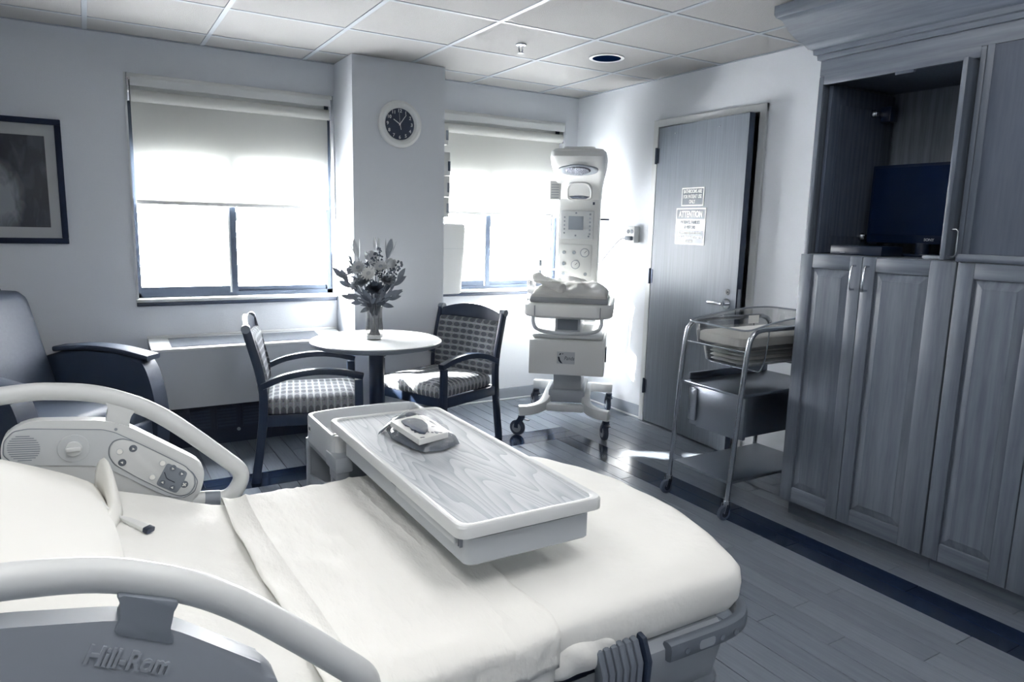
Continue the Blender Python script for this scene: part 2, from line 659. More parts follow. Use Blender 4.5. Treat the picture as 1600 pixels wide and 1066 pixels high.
def copy_tree(o, parent=None):
    c = o.copy()
    COL.objects.link(c)
    c.parent = parent
    for ch in list(o.children):
        copy_tree(ch, c)
    return c

# ================================================================ THE ROOM
XR, YB, H = 3.437, 0.297, 2.443
XL, YF = -2.2, -5.6
T = 0.61

# ---- floor with planks
fl = B().bb(XL-0.2, XR+0.2, YF-0.2, YB+0.4, -0.10, -0.006).obj('floor', FLOORB, smooth=False, kind='structure')
tag(fl, 'glossy grey wood-look plank floor with a dark border strip', 'floor')
PW, PL = 0.1016, 0.914
BX0, BX1, BY0, BY1 = 2.576, 2.774, -0.79, -0.565     # the dark border
pm = {}
def plank(x0, x1, y0, y1, m=PLANK):
    if y1-y0 < 0.01 or x1-x0 < 0.01:
        return
    w, l = round(x1-x0-0.0030, 4), round(y1-y0-0.0026, 4)
    key = (w, l, m.name)
    if key not in pm:
        me = B().bb(-w/2, w/2, -l/2, l/2, -0.006, 0, 0.0008, 1).mesh('plank')
        me.materials.append(m)
        pm[key] = me
    o = bpy.data.objects.new('plank', pm[key])
    COL.objects.link(o)
    o.parent = fl
    o.location = ((x0+x1)/2, (y0+y1)/2, 0)

i0 = -32
for i in range(i0, 9):
    x0 = BX0 + i*PW
    x1 = x0 + PW
    if x0 >= BX0 - 1e-6:
        k = i
        if x0 < BX1-0.02:
            continue
        x0 = BX1 + (i-2)*PW
        x1 = min(x0+PW, XR)
    if x0 > XR-0.01 or x1 < -0.75:
        continue
    offs = (-2.98, -2.98+PL*0.52, -2.98+PL*0.27, -2.98+PL*0.76)[i % 2 if i % 5 else (i//5) % 4]
    n0 = math.floor((-4.9-offs)/PL)
    for j in range(n0, n0+8):
        a, b = offs+j*PL, offs+(j+1)*PL
        b = min(b, YB)
        if b-a < 0.02 or a > YB:
            continue
        if x1 <= BX0+0.01:          # field columns are cut by the border strip
            for (p, q) in ((a, min(b, BY0)), (max(a, BY1), b)):
                if q-p > 0.01:
                    plank(x0, x1, p, q)
        elif x1 > BX1:
            plank(x0, x1, a, b)
# strips of field beyond the corner of the border
for s in range(2):
    plank(BX0+s*0.099, BX0+(s+1)*0.099, BY1, YB)
# border planks
for s in range(2):
    xx = BX0 + s*0.099
    y = BY0
    step = PL*0.55 if s else PL
    while y > -4.9:
        plank(xx, xx+0.099, y-step, y, BAND)
        y -= step
        step = PL
for s in range(2):
    yy = BY0 + s*0.1125
    x = BX1
    step = PL*0.6 if s else PL
    while x > -0.7:
        plank(x-step, x, yy, yy+0.1125, BAND)
        x -= step
        step = PL

# planks out of sight to the left and behind the camera, joined
pf_ = B()
for i in range(0, 56):
    x1 = BX0 - 33*PW - (i-0)*PW if i < 15 else None
    if x1 is None or x1-PW < XL-0.05:
        continue
    o_ = (i % 2)*PL*0.5
    y = YB - 0.1 - o_
    top_ = YB
    while top_ > YF:
        lo_ = max(y, YF)
        pf_.bb(x1-PW+0.0015, x1-0.0015, lo_+0.0013, top_-0.0013, -0.006, 0)
        top_, y = lo_, y-PL
for i in range(36):
    x1 = XR-0.6 - i*PW
    pf_.bb(x1-PW+0.0015, x1-0.0015, YF, -4.905-(i % 2)*0.2, -0.0065, -0.0004)
pf_.obj('plank_field', PLANK, fl, smooth=False, kind='stuff')

# ---- ceiling: tiles lying in a T-bar grid
ce = B().bb(XL-0.2, XR+0.2, YF-0.2, YB+0.4, H+0.02, H+0.12).obj('ceiling', GRID, smooth=False, kind='structure')
tag(ce, 'white suspended ceiling of square tiles in a metal grid', 'ceiling')
tme = {}
TROFF = [(-1, -5), (1, -5), (3, -5), (1, -7), (-1, -7)]      # (column, row) tiles taken by lights, two tiles long
tro_cells = set()
for c_, r_ in TROFF:
    tro_cells |= {(c_, r_), (c_, r_-1)}
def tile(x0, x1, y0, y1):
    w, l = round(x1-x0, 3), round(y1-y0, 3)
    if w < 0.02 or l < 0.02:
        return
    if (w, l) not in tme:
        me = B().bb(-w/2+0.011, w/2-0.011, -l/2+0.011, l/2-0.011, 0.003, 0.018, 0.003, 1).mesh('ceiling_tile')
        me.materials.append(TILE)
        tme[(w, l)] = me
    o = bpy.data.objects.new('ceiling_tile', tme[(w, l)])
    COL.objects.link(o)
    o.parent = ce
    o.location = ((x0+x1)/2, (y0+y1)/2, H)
xs = [XL] + [T*i for i in range(-3, 6)] + [XR]
ys = [YB] + [-T*j for j in range(0, 10)] + [YF]
for i in range(len(xs)-1):
    for j in range(len(ys)-1):
        if (i-4, -j) in tro_cells:
            continue
        tile(xs[i], xs[i+1], ys[j+1], ys[j])
for x in xs[1:-1]:
    B().bb(x-0.012, x+0.012, YF, YB, H, H+0.022).obj('grid_bar', GRID, ce, smooth=False)
for y in ys[1:-1]:
    B().bb(XL, XR, y-0.012, y+0.012, H+0.0005, H+0.0215).obj('grid_bar', GRID, ce, smooth=False)
B().bb(XL, XR, YB-0.02, YB, H-0.002, H+0.02).obj('wall_angle', GRID, ce, smooth=False)
B().bb(XR-0.02, XR, YF, YB, H-0.002, H+0.02).obj('wall_angle', GRID, ce, smooth=False)

# ---- walls
W1 = (0.178, 1.412)
W2 = (2.075, 3.317)
WZ0, WZ1 = 0.905, 2.240
TH = 0.15
wb = B()
for x0, x1, z0, z1 in ((XL, XR+TH, 0, WZ0), (XL, XR+TH, WZ1, H+0.02), (XL, W1[0], WZ0, WZ1), (W1[1], W2[0], WZ0, WZ1), (W2[1], XR+TH, WZ0, WZ1)):
    wb.bb(x0, x1, YB, YB+TH, z0, z1)
tag(wb.obj('wall_back', WALL, smooth=False, kind='structure'), 'pale grey window wall with two large window openings', 'wall')
wp = B().bb(1.42, 2.06, -0.08, YB, 0, H)
tag(wp.obj('wall_pillar', WALL, smooth=False, kind='structure'), 'square wall pillar between the two windows carrying the clock', 'wall')
DY0, DY1, DZ = -1.615, -0.645, 2.165        # door frame opening (outer)
wr = B()
wr.bb(XR, XR+TH, DY1-0.03, YB, 0, H+0.02).bb(XR, XR+TH, YF, DY0+0.03, 0, H+0.02).bb(XR, XR+TH, DY0+0.03, DY1-0.03, DZ-0.03, H+0.02)
tag(wr.obj('wall_right', WALL, smooth=False, kind='structure'), 'pale grey wall holding the wooden bathroom door', 'wall')
tag(B().bb(XR+1.6, XR+1.7, -2.2, 0.1, 0, H).obj('wall_bathroom', WALL, smooth=False, kind='structure'), 'far wall of the dark bathroom behind the door', 'wall')
tag(B().bb(XR+TH, XR+1.7, -2.2, -2.1, 0, H).bb(XR+TH, XR+1.7, 0.0, 0.1, 0, H).bb(XR+TH, XR+1.7, -2.2, 0.1, H, H+0.1).bb(XR+TH, XR+1.7, -2.2, 0.1, -0.1, -0.003).obj('wall_bathroom_side', WALL, smooth=False, kind='structure'), 'bathroom side walls behind the door', 'wall')
tag(B().bb(XL-TH, XL, YF, YB+TH, 0, H+0.02).obj('wall_left', WALL, smooth=False, kind='structure'), 'plain wall on the left, behind the head of the bed', 'wall')
tag(B().bb(XL, XR, YF-TH, YF, 0, H+0.02).obj('wall_front', WALL, smooth=False, kind='structure'), 'plain wall behind the camera', 'wall')

# ---- baseboards
def baseboard(name, x0, x1, y0, y1):
    o = B().bb(x0, x1, y0, y1, 0.012, 0.10, 0.003, 1).obj(name, BASEB, kind='structure')
    tag(o, 'grey vinyl baseboard strip along the foot of the wall', 'baseboard')
    return o
b1 = baseboard('baseboard_back', 2.06, XR, YB-0.008, YB)
B().bb(2.06, XR, YB-0.014, YB, 0, 0.013, 0.003, 1).obj('foot_bead', TRIMW, b1)
b2 = baseboard('baseboard_right', XR-0.008, XR, DY1, YB-0.008)
B().bb(XR-0.014, XR, DY1, YB-0.01, 0, 0.013, 0.003, 1).obj('foot_bead', TRIMW, b2)
b3 = baseboard('baseboard_pillar', 1.42, 2.06, -0.088, -0.08)
B().bb(1.42, 2.06, -0.094, -0.08, 0, 0.013, 0.003, 1).obj('foot_bead', TRIMW, b3)
b4 = baseboard('baseboard_pillar_side', 2.06, 2.068, -0.08, YB-0.014)
for b_, l_ in ((b1, 'grey vinyl baseboard under the window behind the infant warmer'), (b2, 'grey vinyl baseboard between the corner and the door frame'),
               (b3, 'grey vinyl baseboard at the foot of the pillar face'), (b4, 'short grey baseboard on the side of the pillar')):
    b_['label'] = l_

# ---- windows
def window(name, x0, x1, label):
    w = thing(name, ((x0+x1)/2, YB, WZ0), 0, label, 'window', kind='structure')
    off = w.location
    yf = YB+0.085
    B(off).bb(x0, x0+0.035, yf, yf+0.06, WZ0, WZ1).bb(x1-0.035, x1, yf, yf+0.06, WZ0, WZ1).bb(x0, x1, yf, yf+0.06, WZ0, WZ0+0.035).obj('window_frame', ALU, w, smooth=False)
    # solid head panel behind the upper half of the shade
    B(off).bb(x0, x1, yf+0.01, yf+0.10, 1.790, WZ1).obj('head_panel', WHITE2, w, smooth=False)
    xm = (x0+x1)/2 - 0.03
    B(off).bb(xm-0.022, xm+0.016, yf-0.008, yf+0.05, WZ0+0.03, 1.79).obj('meeting_stile', ALU, w, smooth=False)
    B(off).bb(xm-0.034, xm-0.022, yf-0.006, yf+0.01, WZ0+0.03, 1.79).obj('stile_edge', WHITE2, w, smooth=False)
    B(off).bb(x0+0.035, xm-0.02, yf, yf+0.03, WZ0+0.03, WZ0+0.072).obj('bottom_rail', ALU, w, smooth=False)
    B(off).bb(xm+0.016, x1-0.035, yf+0.02, yf+0.05, WZ0+0.03, WZ0+0.065).obj('bottom_rail', ALU, w, smooth=False)
    B(off).bb(x0+0.03, xm, yf+0.012, yf+0.016, WZ0+0.06, 1.80).obj('pane', GLASS, w, smooth=False)
    B(off).bb(xm, x1-0.03, yf+0.032, yf+0.036, WZ0+0.06, 1.80).obj('pane', GLASS, w, smooth=False)
    B(off).bb(xm+0.016, xm+0.026, yf-0.012, yf+0.0, 1.40, 1.46, 0.002).obj('latch', WHITE2, w)
    s = B(off).bb(x0-0.004, x1+0.004, YB-0.022, YB+0.08, WZ0-0.012, WZ0+0.008, 0.004).obj('sill', WHITE2, w)
    B(off).bb(x0-0.002, x1+0.002, YB-0.020, YB+0.0, WZ0-0.036, WZ0-0.0125, 0.002).obj('sill_nose', SILL, w)
    B(off).bb(x0, x0+0.012, YB-0.004, YB+0.07, WZ0, WZ1).obj('casing_edge', TRIMW, w, smooth=False)
    return w
window('window_1', *W1, 'sliding window above the heating unit, left of the clock pillar')
window('window_2', *W2, 'sliding window in the corner behind the infant warmer')

def roller_shade(x0, x1, label):
    t = thing('roller_shade', ((x0+x1)/2, YB+0.03, 1.50), 0, label, 'blind', 'roller shades in the windows')
    off = t.location
    a, b = x0+0.032, x1-0.03
    yc = YB+0.012
    B(off).bb(x0+0.016, x1-0.01, YB-0.012, YB+0.066, WZ1-0.028, WZ1-0.002, 0.003).obj('head_rail', WHITE, t)
    B(off).cyl((a, yc, WZ1-0.125), (b, yc, WZ1-0.125), 0.034, 24).obj('roll', SHADE, t)
    B(off).sweep([(a, 0, 0), (b, 0, 0)], [(yc*-1+0.046-0.0, WZ1-0.03), (yc*-1+0.046, WZ1-0.075), (yc*-1+0.043, WZ1-0.075), (yc*-1+0.043, WZ1-0.03)]).obj('fascia', WHITE2, t, smooth=False)
    B(off).bb(a, b, yc+0.028, yc+0.0292, 1.505, WZ1-0.12).obj('cloth', SHADE, t, smooth=False)
    B(off).bb(a-0.002, b+0.002, yc+0.022, yc+0.036, 1.488, 1.512, 0.004).obj('hem_bar', WHITE, t)
    for xb in (x1-0.018, x0+0.020):
        B(off).bb(xb-0.006, xb+0.006, YB-0.006, YB+0.06, WZ1-0.16, WZ1-0.028, 0.002).obj('bracket', CHROME, t)
    B(off).tube([(x1-0.018, YB+0.004, WZ1-0.12), (x1-0.020, YB+0.004, 1.2)], 0.0022, 6).tube([(x1-0.018, YB+0.012, WZ1-0.12), (x1-0.020, YB+0.012, 1.2)], 0.0022, 6).obj('pull_chain', WHITE2, t)
    return t
roller_shade(*W1, 'half-lowered roller shade in the window left of the clock pillar')
roller_shade(*W2, 'half-lowered roller shade in the corner window behind the infant warmer')

# ---- door
d = thing('door_1', (XR, DY1, 0), 0, 'wooden bathroom door standing ajar in a white frame', 'door', kind='structure')
off = d.location
fr = B(off)
fr.bb(XR-0.02, XR+0.10, DY1-0.05, DY1, 0, DZ, 0.003, 1).obj('door_frame', TRIMW, d)
B(off).bb(XR-0.02, XR+0.10, DY0, DY0+0.05, 0, DZ, 0.003, 1).obj('door_frame', TRIMW, d)
B(off).bb(XR-0.0195, XR+0.10, DY0, DY1, DZ-0.05, DZ, 0.003, 1).obj('door_frame', TRIMW, d)
B(off).bb(XR-0.004, XR+0.10, DY0+0.05, DY1-0.05, 0.0, 0.012, 0.003, 1).obj('threshold', STEELB, d)
# leaf: hinge line at (XR-0.02, DY1-0.052); opens into the room
AJ = math.radians(5.0)
HX, HY = XR-0.022, DY1-0.053
dl, dn = V((-math.sin(AJ), -math.cos(AJ), 0)), V((-math.cos(AJ), math.sin(AJ), 0))      # along leaf, out of the room-side face
LW, LT = 0.866, 0.044
def dp(a, n_, z):       # a along the leaf, n_ out of the face
    return V((HX, HY, 0)) + dl*a + dn*n_ + V((0, 0, z))
def dbox(name, m, a0, a1, n0, n1, z0, z1, par, bev=0.001):
    b_ = B(off)
    b_.prism([dp(a0, n0, z0), dp(a1, n0, z0), dp(a1, n0, z1), dp(a0, n0, z1)], dn*(n1-n0), bev, 1)
    return b_.obj(name, m, par)
leaf = dbox('door_leaf', DOORW, 0.004, LW, -LT, 0, 0.016, DZ-0.056, d)
dbox('latch_edge', mat('door_edge', 0.2, rough=0.5), LW, LW+0.001, -LT, 0, 0.016, DZ-0.056, leaf, 0)
dbox('edge_latch_plate', STEELB, LW+0.001, LW+0.003, -LT+0.01, -0.01, 0.90, 1.06, leaf, 0)
for z in (0.27, 1.08, 1.92):
    hb = B(off).cyl(dp(-0.004, 0.006, z-0.055), dp(-0.004, 0.006, z+0.055), 0.009, 12)
    hb.prism([dp(-0.018, 0.001, z-0.05), dp(0.022, 0.001, z-0.05), dp(0.022, 0.001, z+0.05), dp(-0.018, 0.001, z+0.05)], dn*0.003)
    hb.obj('hinge', mat('hinge_metal', 0.30, rough=0.35, metal=0.7), d)
hz, ha = 0.965, LW-0.07
hn = B(off).cyl(dp(ha, 0, hz), dp(ha, 0.012, hz), 0.032, 24)
hn.cyl(dp(ha, 0.01, hz), dp(ha, 0.05, hz), 0.012, 14)
hn.tube([dp(ha, 0.046, hz), dp(ha-0.02, 0.05, hz), dp(ha-0.06, 0.05, hz+0.002), dp(ha-0.125, 0.046, hz)], 0.0105, 12)
hn.obj('lever_handle', CHROME, leaf)
B(off).cyl(dp(ha, 0, hz+0.072), dp(ha, 0.005, hz+0.072), 0.018, 20).obj('lock_rosette', CHROME, leaf)
B(off).cyl(dp(ha, 0.005, hz+0.072), dp(ha, 0.0056, hz+0.072), 0.005, 10).obj('keyhole', BLACK, leaf)
for a in (0.19, 0.62):
    B(off).cyl(dp(a, 0, 2.055), dp(a, 0.006, 2.055), 0.005, 8).obj('hook_pin', CHROME, leaf)

def door_sign(a0, a1, z0, z1, label, lines, tone_fill, name):
    t = thing(name, dp((a0+a1)/2, 0.0005, z0), 0, label, 'sign', 'plaques on the bathroom door')
    o_ = t.location
    B(o_).prism([dp(a0, 0.0005, z0), dp(a1, 0.0005, z0), dp(a1, 0.0005, z1), dp(a0, 0.0005, z1)], dn*0.003).obj('plate', mat('sign_white', 0.93, rough=0.4), t, smooth=False)
    for (za, zb, tone) in tone_fill:
        m = mat('sign_dark', 0.27, rough=0.4)
        B(o_).prism([dp(a0+0.008, 0.0035, za), dp(a1-0.008, 0.0035, za), dp(a1-0.008, 0.0035, zb), dp(a0+0.008, 0.0035, zb)], dn*0.0006).obj('colour_field', m, t, smooth=False)
    for body, zc, size, white, sx in lines:
        m = MATS['sign_white'] if white else MATS['sign_dark']
        text('lettering', body, size, m, t, dp((a0+a1)/2, 0.0046, zc)-o_, dl, (0, 0, 1), bold=size*0.02, sx=sx)
    return t
# leaf length is measured from the hinge: photograph y -0.995 .. -1.214
door_sign(0.297, 0.516, 1.570, 1.690, 'smaller dark plaque about patient use, upper one on the wooden door',
          [('BATHROOMS ARE', 1.664, 0.034, True, 0.66), ('FOR PATIENT USE', 1.631, 0.034, True, 0.66), ('ONLY', 1.598, 0.034, True, 0.66)],
          [(1.578, 1.682, 0.27)], 'door_sign')
door_sign(0.252, 0.546, 1.318, 1.557, 'larger dark and white attention plaque, lower one on the wooden door',
          [('ATTENTION', 1.515, 0.058, True, 0.72), ('PATIENTS, FAMILIES', 1.463, 0.030, False, 0.74), ('& VISITORS', 1.431, 0.030, False, 0.74),
           ('ALWAYS WASH YOUR HANDS', 1.394, 0.022, True, 0.74), ('PRIOR TO TOUCHING OR HOLDING', 1.367, 0.022, True, 0.68), ('THE BABY', 1.341, 0.022, True, 0.72)],
          [(1.484, 1.549, 0.27), (1.326, 1.411, 0.27)], 'door_sign')

# ---- ceiling troffers over and behind the bed (outside the frame); the rear pair is added as fill
LIT = emit('lamp_diffuser', (1.0, 0.96, 0.88), 0.0)
for k, (c_, r_) in enumerate(TROFF):
    x0, x1 = c_*T, c_*T+T
    y1, y0 = (r_+1)*T if False else r_*-1*-T, 0
    yt = -(-r_-1)*T          # upper edge of the first tile
    ya, yb_ = yt-2*T, yt
    t = thing('ceiling_light', ((x0+x1)/2, (ya+yb_)/2, H), 0, 'recessed rectangular ceiling light over the %s' % ('bed head', 'middle of the bed', 'bed foot side', 'visitor side, added as unseen fill', 'door side, added as unseen fill')[k], 'ceiling light', 'recessed ceiling lights')
    o_ = t.location
    B(o_).bb(x0+0.012, x1-0.012, ya+0.012, yb_-0.012, H+0.004, H+0.018).obj('housing', WHITE2, t, smooth=False)
    m = LIT
    B(o_).bb(x0+0.05, x1-0.05, ya+0.05, yb_-0.05, H-0.002, H+0.004).obj('diffuser', m, t, smooth=False)
    ld = bpy.data.lights.new('troffer_lamp', 'AREA')
    ld.shape = 'RECTANGLE'
    ld.size, ld.size_y = T-0.12, 2*T-0.12
    ld.energy = LAMP_W[k]
    ld.color = (1.0, 0.99, 0.97)
    lo = bpy.data.objects.new('troffer_lamp', ld)
    COL.objects.link(lo)
    lo.parent = t
    lo.location = (0, 0, -0.004)


# ================================================================ TALL CABINETS
XC = 2.874                     # face plane
CY0 = -2.360                   # left end
ZD0, ZD1 = 0.095, 1.315        # lower doors
DEPTH = XR-0.003

def raised_door(par, off, y0, y1, z0, z1, ls=0.062, rs=0.062, handle=None, name='cabinet_door'):
    """framed door with raised panel; y0 > y1 (left to right as seen), face towards -X"""
    t = 0.020
    x1 = XC-0.002
    g = 0.0015
    ya, yb = y0-g, y1+g
    dr = B(off).bb(x1-0.007, x1, yb+0.02, ya-0.02, z0+0.02, z1-0.02).obj(name, OAK, par, smooth=False)
    B(off).bb(x1-t, x1-0.0002, ya-ls, ya, z0, z1, 0.003).obj('stile', OAK, dr)
    B(off).bb(x1-t, x1-0.0002, yb, yb+rs, z0, z1, 0.003).obj('stile', OAK, dr)
    B(off).bb(x1-t+0.0008, x1-0.0002, yb+rs, ya-ls, z1-0.062, z1, 0.003).obj('rail', OAKH, dr)
    B(off).bb(x1-t+0.0008, x1-0.0002, yb+rs, ya-ls, z0, z0+0.075, 0.003).obj('rail', OAKH, dr)
    # raised centre with wide sloped border
    pa, pb, pz0, pz1 = ya-ls, yb+rs, z0+0.075, z1-0.062
    def ring(i, x):
        return [(x, pa-i, pz0+i), (x, pb+i, pz0+i), (x, pb+i, pz1-i), (x, pa-i, pz1-i)]
    B(off).loops([ring(0.002, x1-0.007), ring(0.006, x1-0.009), ring(0.034, x1-0.017), ring(0.036, x1-0.0185)]).obj('raised_panel', OAK, dr, smooth=False)
    if handle:
        hy = handle
        za, zb = z1-0.145, z1-0.04
        B(off).tube([(x1-t, hy, za), (x1-t-0.022, hy, za), (x1-t-0.030, hy, za+0.010), (x1-t-0.030, hy, zb-0.010), (x1-t-0.022, hy, zb), (x1-t, hy, zb)], 0.0045, 10, up=(0, 1, 0)).obj('handle', STEEL, dr)
    return dr

# unit with the television
U1 = -3.070
c1 = thing('tall_cabinet', ((XC+XR)/2, (CY0+U1)/2, 0), 0, 'tall oak cabinet with an open television bay above two closed doors', 'cabinet', 'built-in oak cabinets')
off = c1.location
XS = XC+0.02
B(off).bb(XC, DEPTH, CY0-0.02, CY0, ZD0-0.01, 2.12).obj('side_panel', OAK, c1, smooth=False)
B(off).bb(XC, DEPTH, U1+0.001, U1+0.02, ZD0-0.01, 2.12).obj('side_panel', OAK, c1, smooth=False)
B(off).bb(DEPTH-0.012, DEPTH, U1+0.02, CY0-0.02, ZD0, 2.12).obj('back_panel', wood('birch_back', 0.34, 0.50, axis='Z', scale=10, rough=0.6, distort=6), c1, smooth=False)
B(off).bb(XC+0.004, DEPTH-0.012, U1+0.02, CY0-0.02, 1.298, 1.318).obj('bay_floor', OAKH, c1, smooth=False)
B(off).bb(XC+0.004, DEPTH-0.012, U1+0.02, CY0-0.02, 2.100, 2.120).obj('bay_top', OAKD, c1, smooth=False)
B(off).bb(XC, DEPTH, U1+0.02, CY0-0.02, ZD0-0.01, ZD0+0.01).obj('bottom_panel', OAKH, c1, smooth=False)
B(off).bb(XC-0.001, XC+0.018, CY0-0.022, CY0+0.001, ZD0-0.008, 2.11, 0.002).obj('face_stile', OAK, c1)
B(off).bb(XC-0.001, XC+0.018, U1+0.0005, U1+0.02, 1.32, 2.11, 0.002).obj('face_stile', OAK, c1)
B(off).bb(XC-0.001, XC+0.018, U1+0.02, CY0-0.022, 2.082, 2.125, 0.002).obj('face_rail', OAKH, c1)
B(off).bb(XC-0.002, XC+0.01, -2.80, -2.72, 2.070, 2.083, 0.003).obj('catch', OAKD, c1)
B(off).bb(XC+0.06, DEPTH, U1+0.001, CY0-0.001, 0.0, ZD0-0.010).obj('toe_kick', OAKH, c1, smooth=False)
dmid = -2.676
raised_door(c1, off, CY0+0.0, dmid, ZD0, ZD1, 0.064, 0.058, handle=dmid+0.030)
raised_door(c1, off, dmid, U1+0.002, ZD0, ZD1, 0.060, 0.100, handle=dmid-0.032)
# pocketed upper doors: swung open and slid back along the sides
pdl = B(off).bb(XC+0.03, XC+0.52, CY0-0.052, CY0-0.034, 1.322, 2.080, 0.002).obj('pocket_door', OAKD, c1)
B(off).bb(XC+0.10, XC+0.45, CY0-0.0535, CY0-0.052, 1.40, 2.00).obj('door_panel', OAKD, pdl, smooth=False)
for z in (1.40, 1.985):
    h = B(off).cyl((XC+0.35, CY0-0.052, z), (XC+0.35, CY0-0.062, z), 0.020, 20).bb(XC+0.345, XC+0.43, CY0-0.074, CY0-0.054, z-0.012, z+0.012, 0.003)
    h.obj('cup_hinge', STEEL, pdl)
    B(off).bb(XC+0.40, XC+0.46, CY0-0.11, CY0-0.06, z-0.035, z+0.035, 0.003).obj('hinge_carrier', BLACK, pdl)
pdr = B(off).bb(XC-0.055, XC+0.45, U1+0.034, U1+0.054, 1.322, 2.080, 0.003).obj('pocket_door', OAK, c1)
B(off).tube([(XC-0.030, U1+0.034, 1.335), (XC-0.030, U1+0.014, 1.335), (XC-0.030, U1+0.006, 1.343), (XC-0.030, U1+0.006, 1.432), (XC-0.030, U1+0.014, 1.440), (XC-0.030, U1+0.034, 1.440)], 0.0045, 10, up=(1, 0, 0)).obj('handle', STEEL, pdr)
B(off).bb(XC+0.002, XC+0.012, CY0+0.001, CY0+0.004, 1.36, 1.43).obj('side_hinge', STEELB, c1, smooth=False)

# neighbouring unit to the right
U2 = -3.80
c2 = thing('tall_cabinet', ((XC+XR)/2, (U1+U2)/2, 0), 0, 'tall oak cabinet with a flat upper panel at the right edge of the picture', 'cabinet', 'built-in oak cabinets')
off = c2.location
B(off).bb(XC+0.006, DEPTH, U2, U1-0.001, ZD0-0.01, 2.12).obj('body', OAK, c2, smooth=False)
B(off).bb(XC-0.001, XC+0.006, U1-0.028, U1-0.001, 1.345, 2.125, 0.002).obj('face_stile', OAK, c2)
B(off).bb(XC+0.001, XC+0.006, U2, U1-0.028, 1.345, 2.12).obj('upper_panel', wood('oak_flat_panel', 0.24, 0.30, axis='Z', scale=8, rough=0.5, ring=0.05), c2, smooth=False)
B(off).sweep([(0, U1-0.002, 0), (0, U2, 0)], [(-XC+0.028, 1.318), (-XC+0.034, 1.326), (-XC+0.034, 1.334), (-XC+0.026, 1.346), (-XC-0.006, 1.346), (-XC-0.006, 1.318)]).obj('ledge', OAKH, c2)
B(off).bb(XC+0.06, DEPTH, U2, U1-0.001, 0.0, ZD0-0.010).obj('toe_kick', OAKH, c2, smooth=False)
raised_door(c2, off, U1-0.002, -3.390, ZD0, ZD1, 0.062, 0.062)
raised_door(c2, off, -3.390, -3.72, ZD0, ZD1, 0.062, 0.062)

# crown moulding running along both units and returning at the left end
prof = [(0.0, 2.122), (0.0, 2.190), (0.012, 2.192), (0.014, 2.212), (0.026, 2.216), (0.028, 2.236), (0.044, 2.242),
        (0.058, 2.262), (0.085, 2.290), (0.112, 2.330), (0.128, 2.368), (0.136, 2.376), (0.150, 2.384), (0.156, 2.400), (0.156, 2.436)]
inner = [(-0.02, 2.436), (-0.02, 2.122)]
full = prof + inner
cr = B((XC, -2.9, 2.122))
rings = []
rings.append([(DEPTH, CY0+o_, z) for o_, z in full])
rings.append([(XC-o_, CY0+o_, z) for o_, z in full])
rings.append([(XC-o_, U2, z) for o_, z in full])
cr.loops(rings)
cro = cr.obj('trim_1', OAKH, kind='structure')
cro.location = (XC, -2.9, 2.122)
tag(cro, 'stepped oak crown moulding along the top of the cabinets', 'trim')

# television
tv = thing('television', (XC+0.34, -2.74, 1.319), 0, 'black flat television standing inside the open cabinet bay', 'television')
off = tv.location
TX = XC+0.30
B(off).bb(TX, TX+0.035, -3.015, -2.475, 1.375, 1.735, 0.006).obj('screen_body', mat('tv_black', 0.0, rough=0.4, spec=0.2), tv)
B(off).bb(TX-0.0012, TX, -3.0, -2.49, 1.415, 1.72).obj('screen', mat('tv_screen', 0.0, rough=0.15, spec=0.2), tv, smooth=False)
B(off).cyl((TX+0.018, -2.74, 1.33), (TX+0.018, -2.74, 1.38), 0.03, 16).obj('neck', BLACK, tv)
B(off).bb(TX-0.08, TX+0.11, -2.90, -2.58, 1.319, 1.331, 0.005).obj('stand_foot', BLACK, tv)
text('badge', 'SONY', 0.017, mat('badge_silver', 0.6, rough=0.3), tv, V((TX-0.001, -2.775, 1.395))-off, (0, -1, 0), (0, 0, 1), bold=0.0002)
bx = thing('media_player', (XC+0.10, -2.62, 1.319), 0, 'black set-top box with a small badge beside the television', 'set-top box')
off = bx.location
B(off).bb(XC+0.04, XC+0.20, -2.72, -2.47, 1.319, 1.362, 0.004).obj('case', BLACK, bx)
B(off).bb(XC+0.039, XC+0.040, -2.545, -2.520, 1.328, 1.333).obj('badge', MATS['badge_silver'], bx, smooth=False)
rm = thing('remote_control', (XC+0.06, -2.975, 1.319), 0, 'small pale remote control lying at the right of the cabinet bay', 'remote')
off = rm.location
B(off).bb(XC+0.04, XC+0.075, -3.012, -2.895, 1.319, 1.334, 0.005).obj('case', MATS['badge_silver'], rm)
B(off).bb(XC+0.044, XC+0.071, -3.005, -2.945, 1.334, 1.3355).obj('keypad', DARKP, rm, smooth=False)

# ================================================================ WALL THINGS
# framed print
pf = thing('framed_picture', (-0.42, YB, 1.245), 0, 'framed dark print with a wide white mat on the window wall', 'picture')
off = pf.location
FX0, FX1, FZ0, FZ1 = -0.70, -0.150, 1.247, 1.937
fw = 0.032
for (x0, x1, z0, z1) in ((FX0, FX1, FZ1-fw, FZ1), (FX0, FX1, FZ0, FZ0+fw), (FX0, FX0+fw, FZ0+fw, FZ1-fw), (FX1-fw, FX1, FZ0+fw, FZ1-fw)):
    B(off).bb(x0, x1, YB-0.026, YB-0.001, z0, z1, 0.003).obj('frame_bar', mat('frame_black', 0.02, rough=0.6, spec=0.2), pf)
B(off).bb(FX0+fw, FX1-fw, YB-0.012, YB-0.002, FZ0+fw, FZ1-fw).obj('mat_board', mat('mat_board', 0.82, rough=0.9), pf, smooth=False)
art = B((-0.425, YB-0.013, 1.575)).bb(FX0+0.10, FX1-0.082, YB-0.0135, YB-0.0122, FZ0+0.092, FZ1-0.095).obj('art_sheet', art_print(), pf, smooth=False)
art.location = V((-0.425, YB-0.013, 1.575))-off
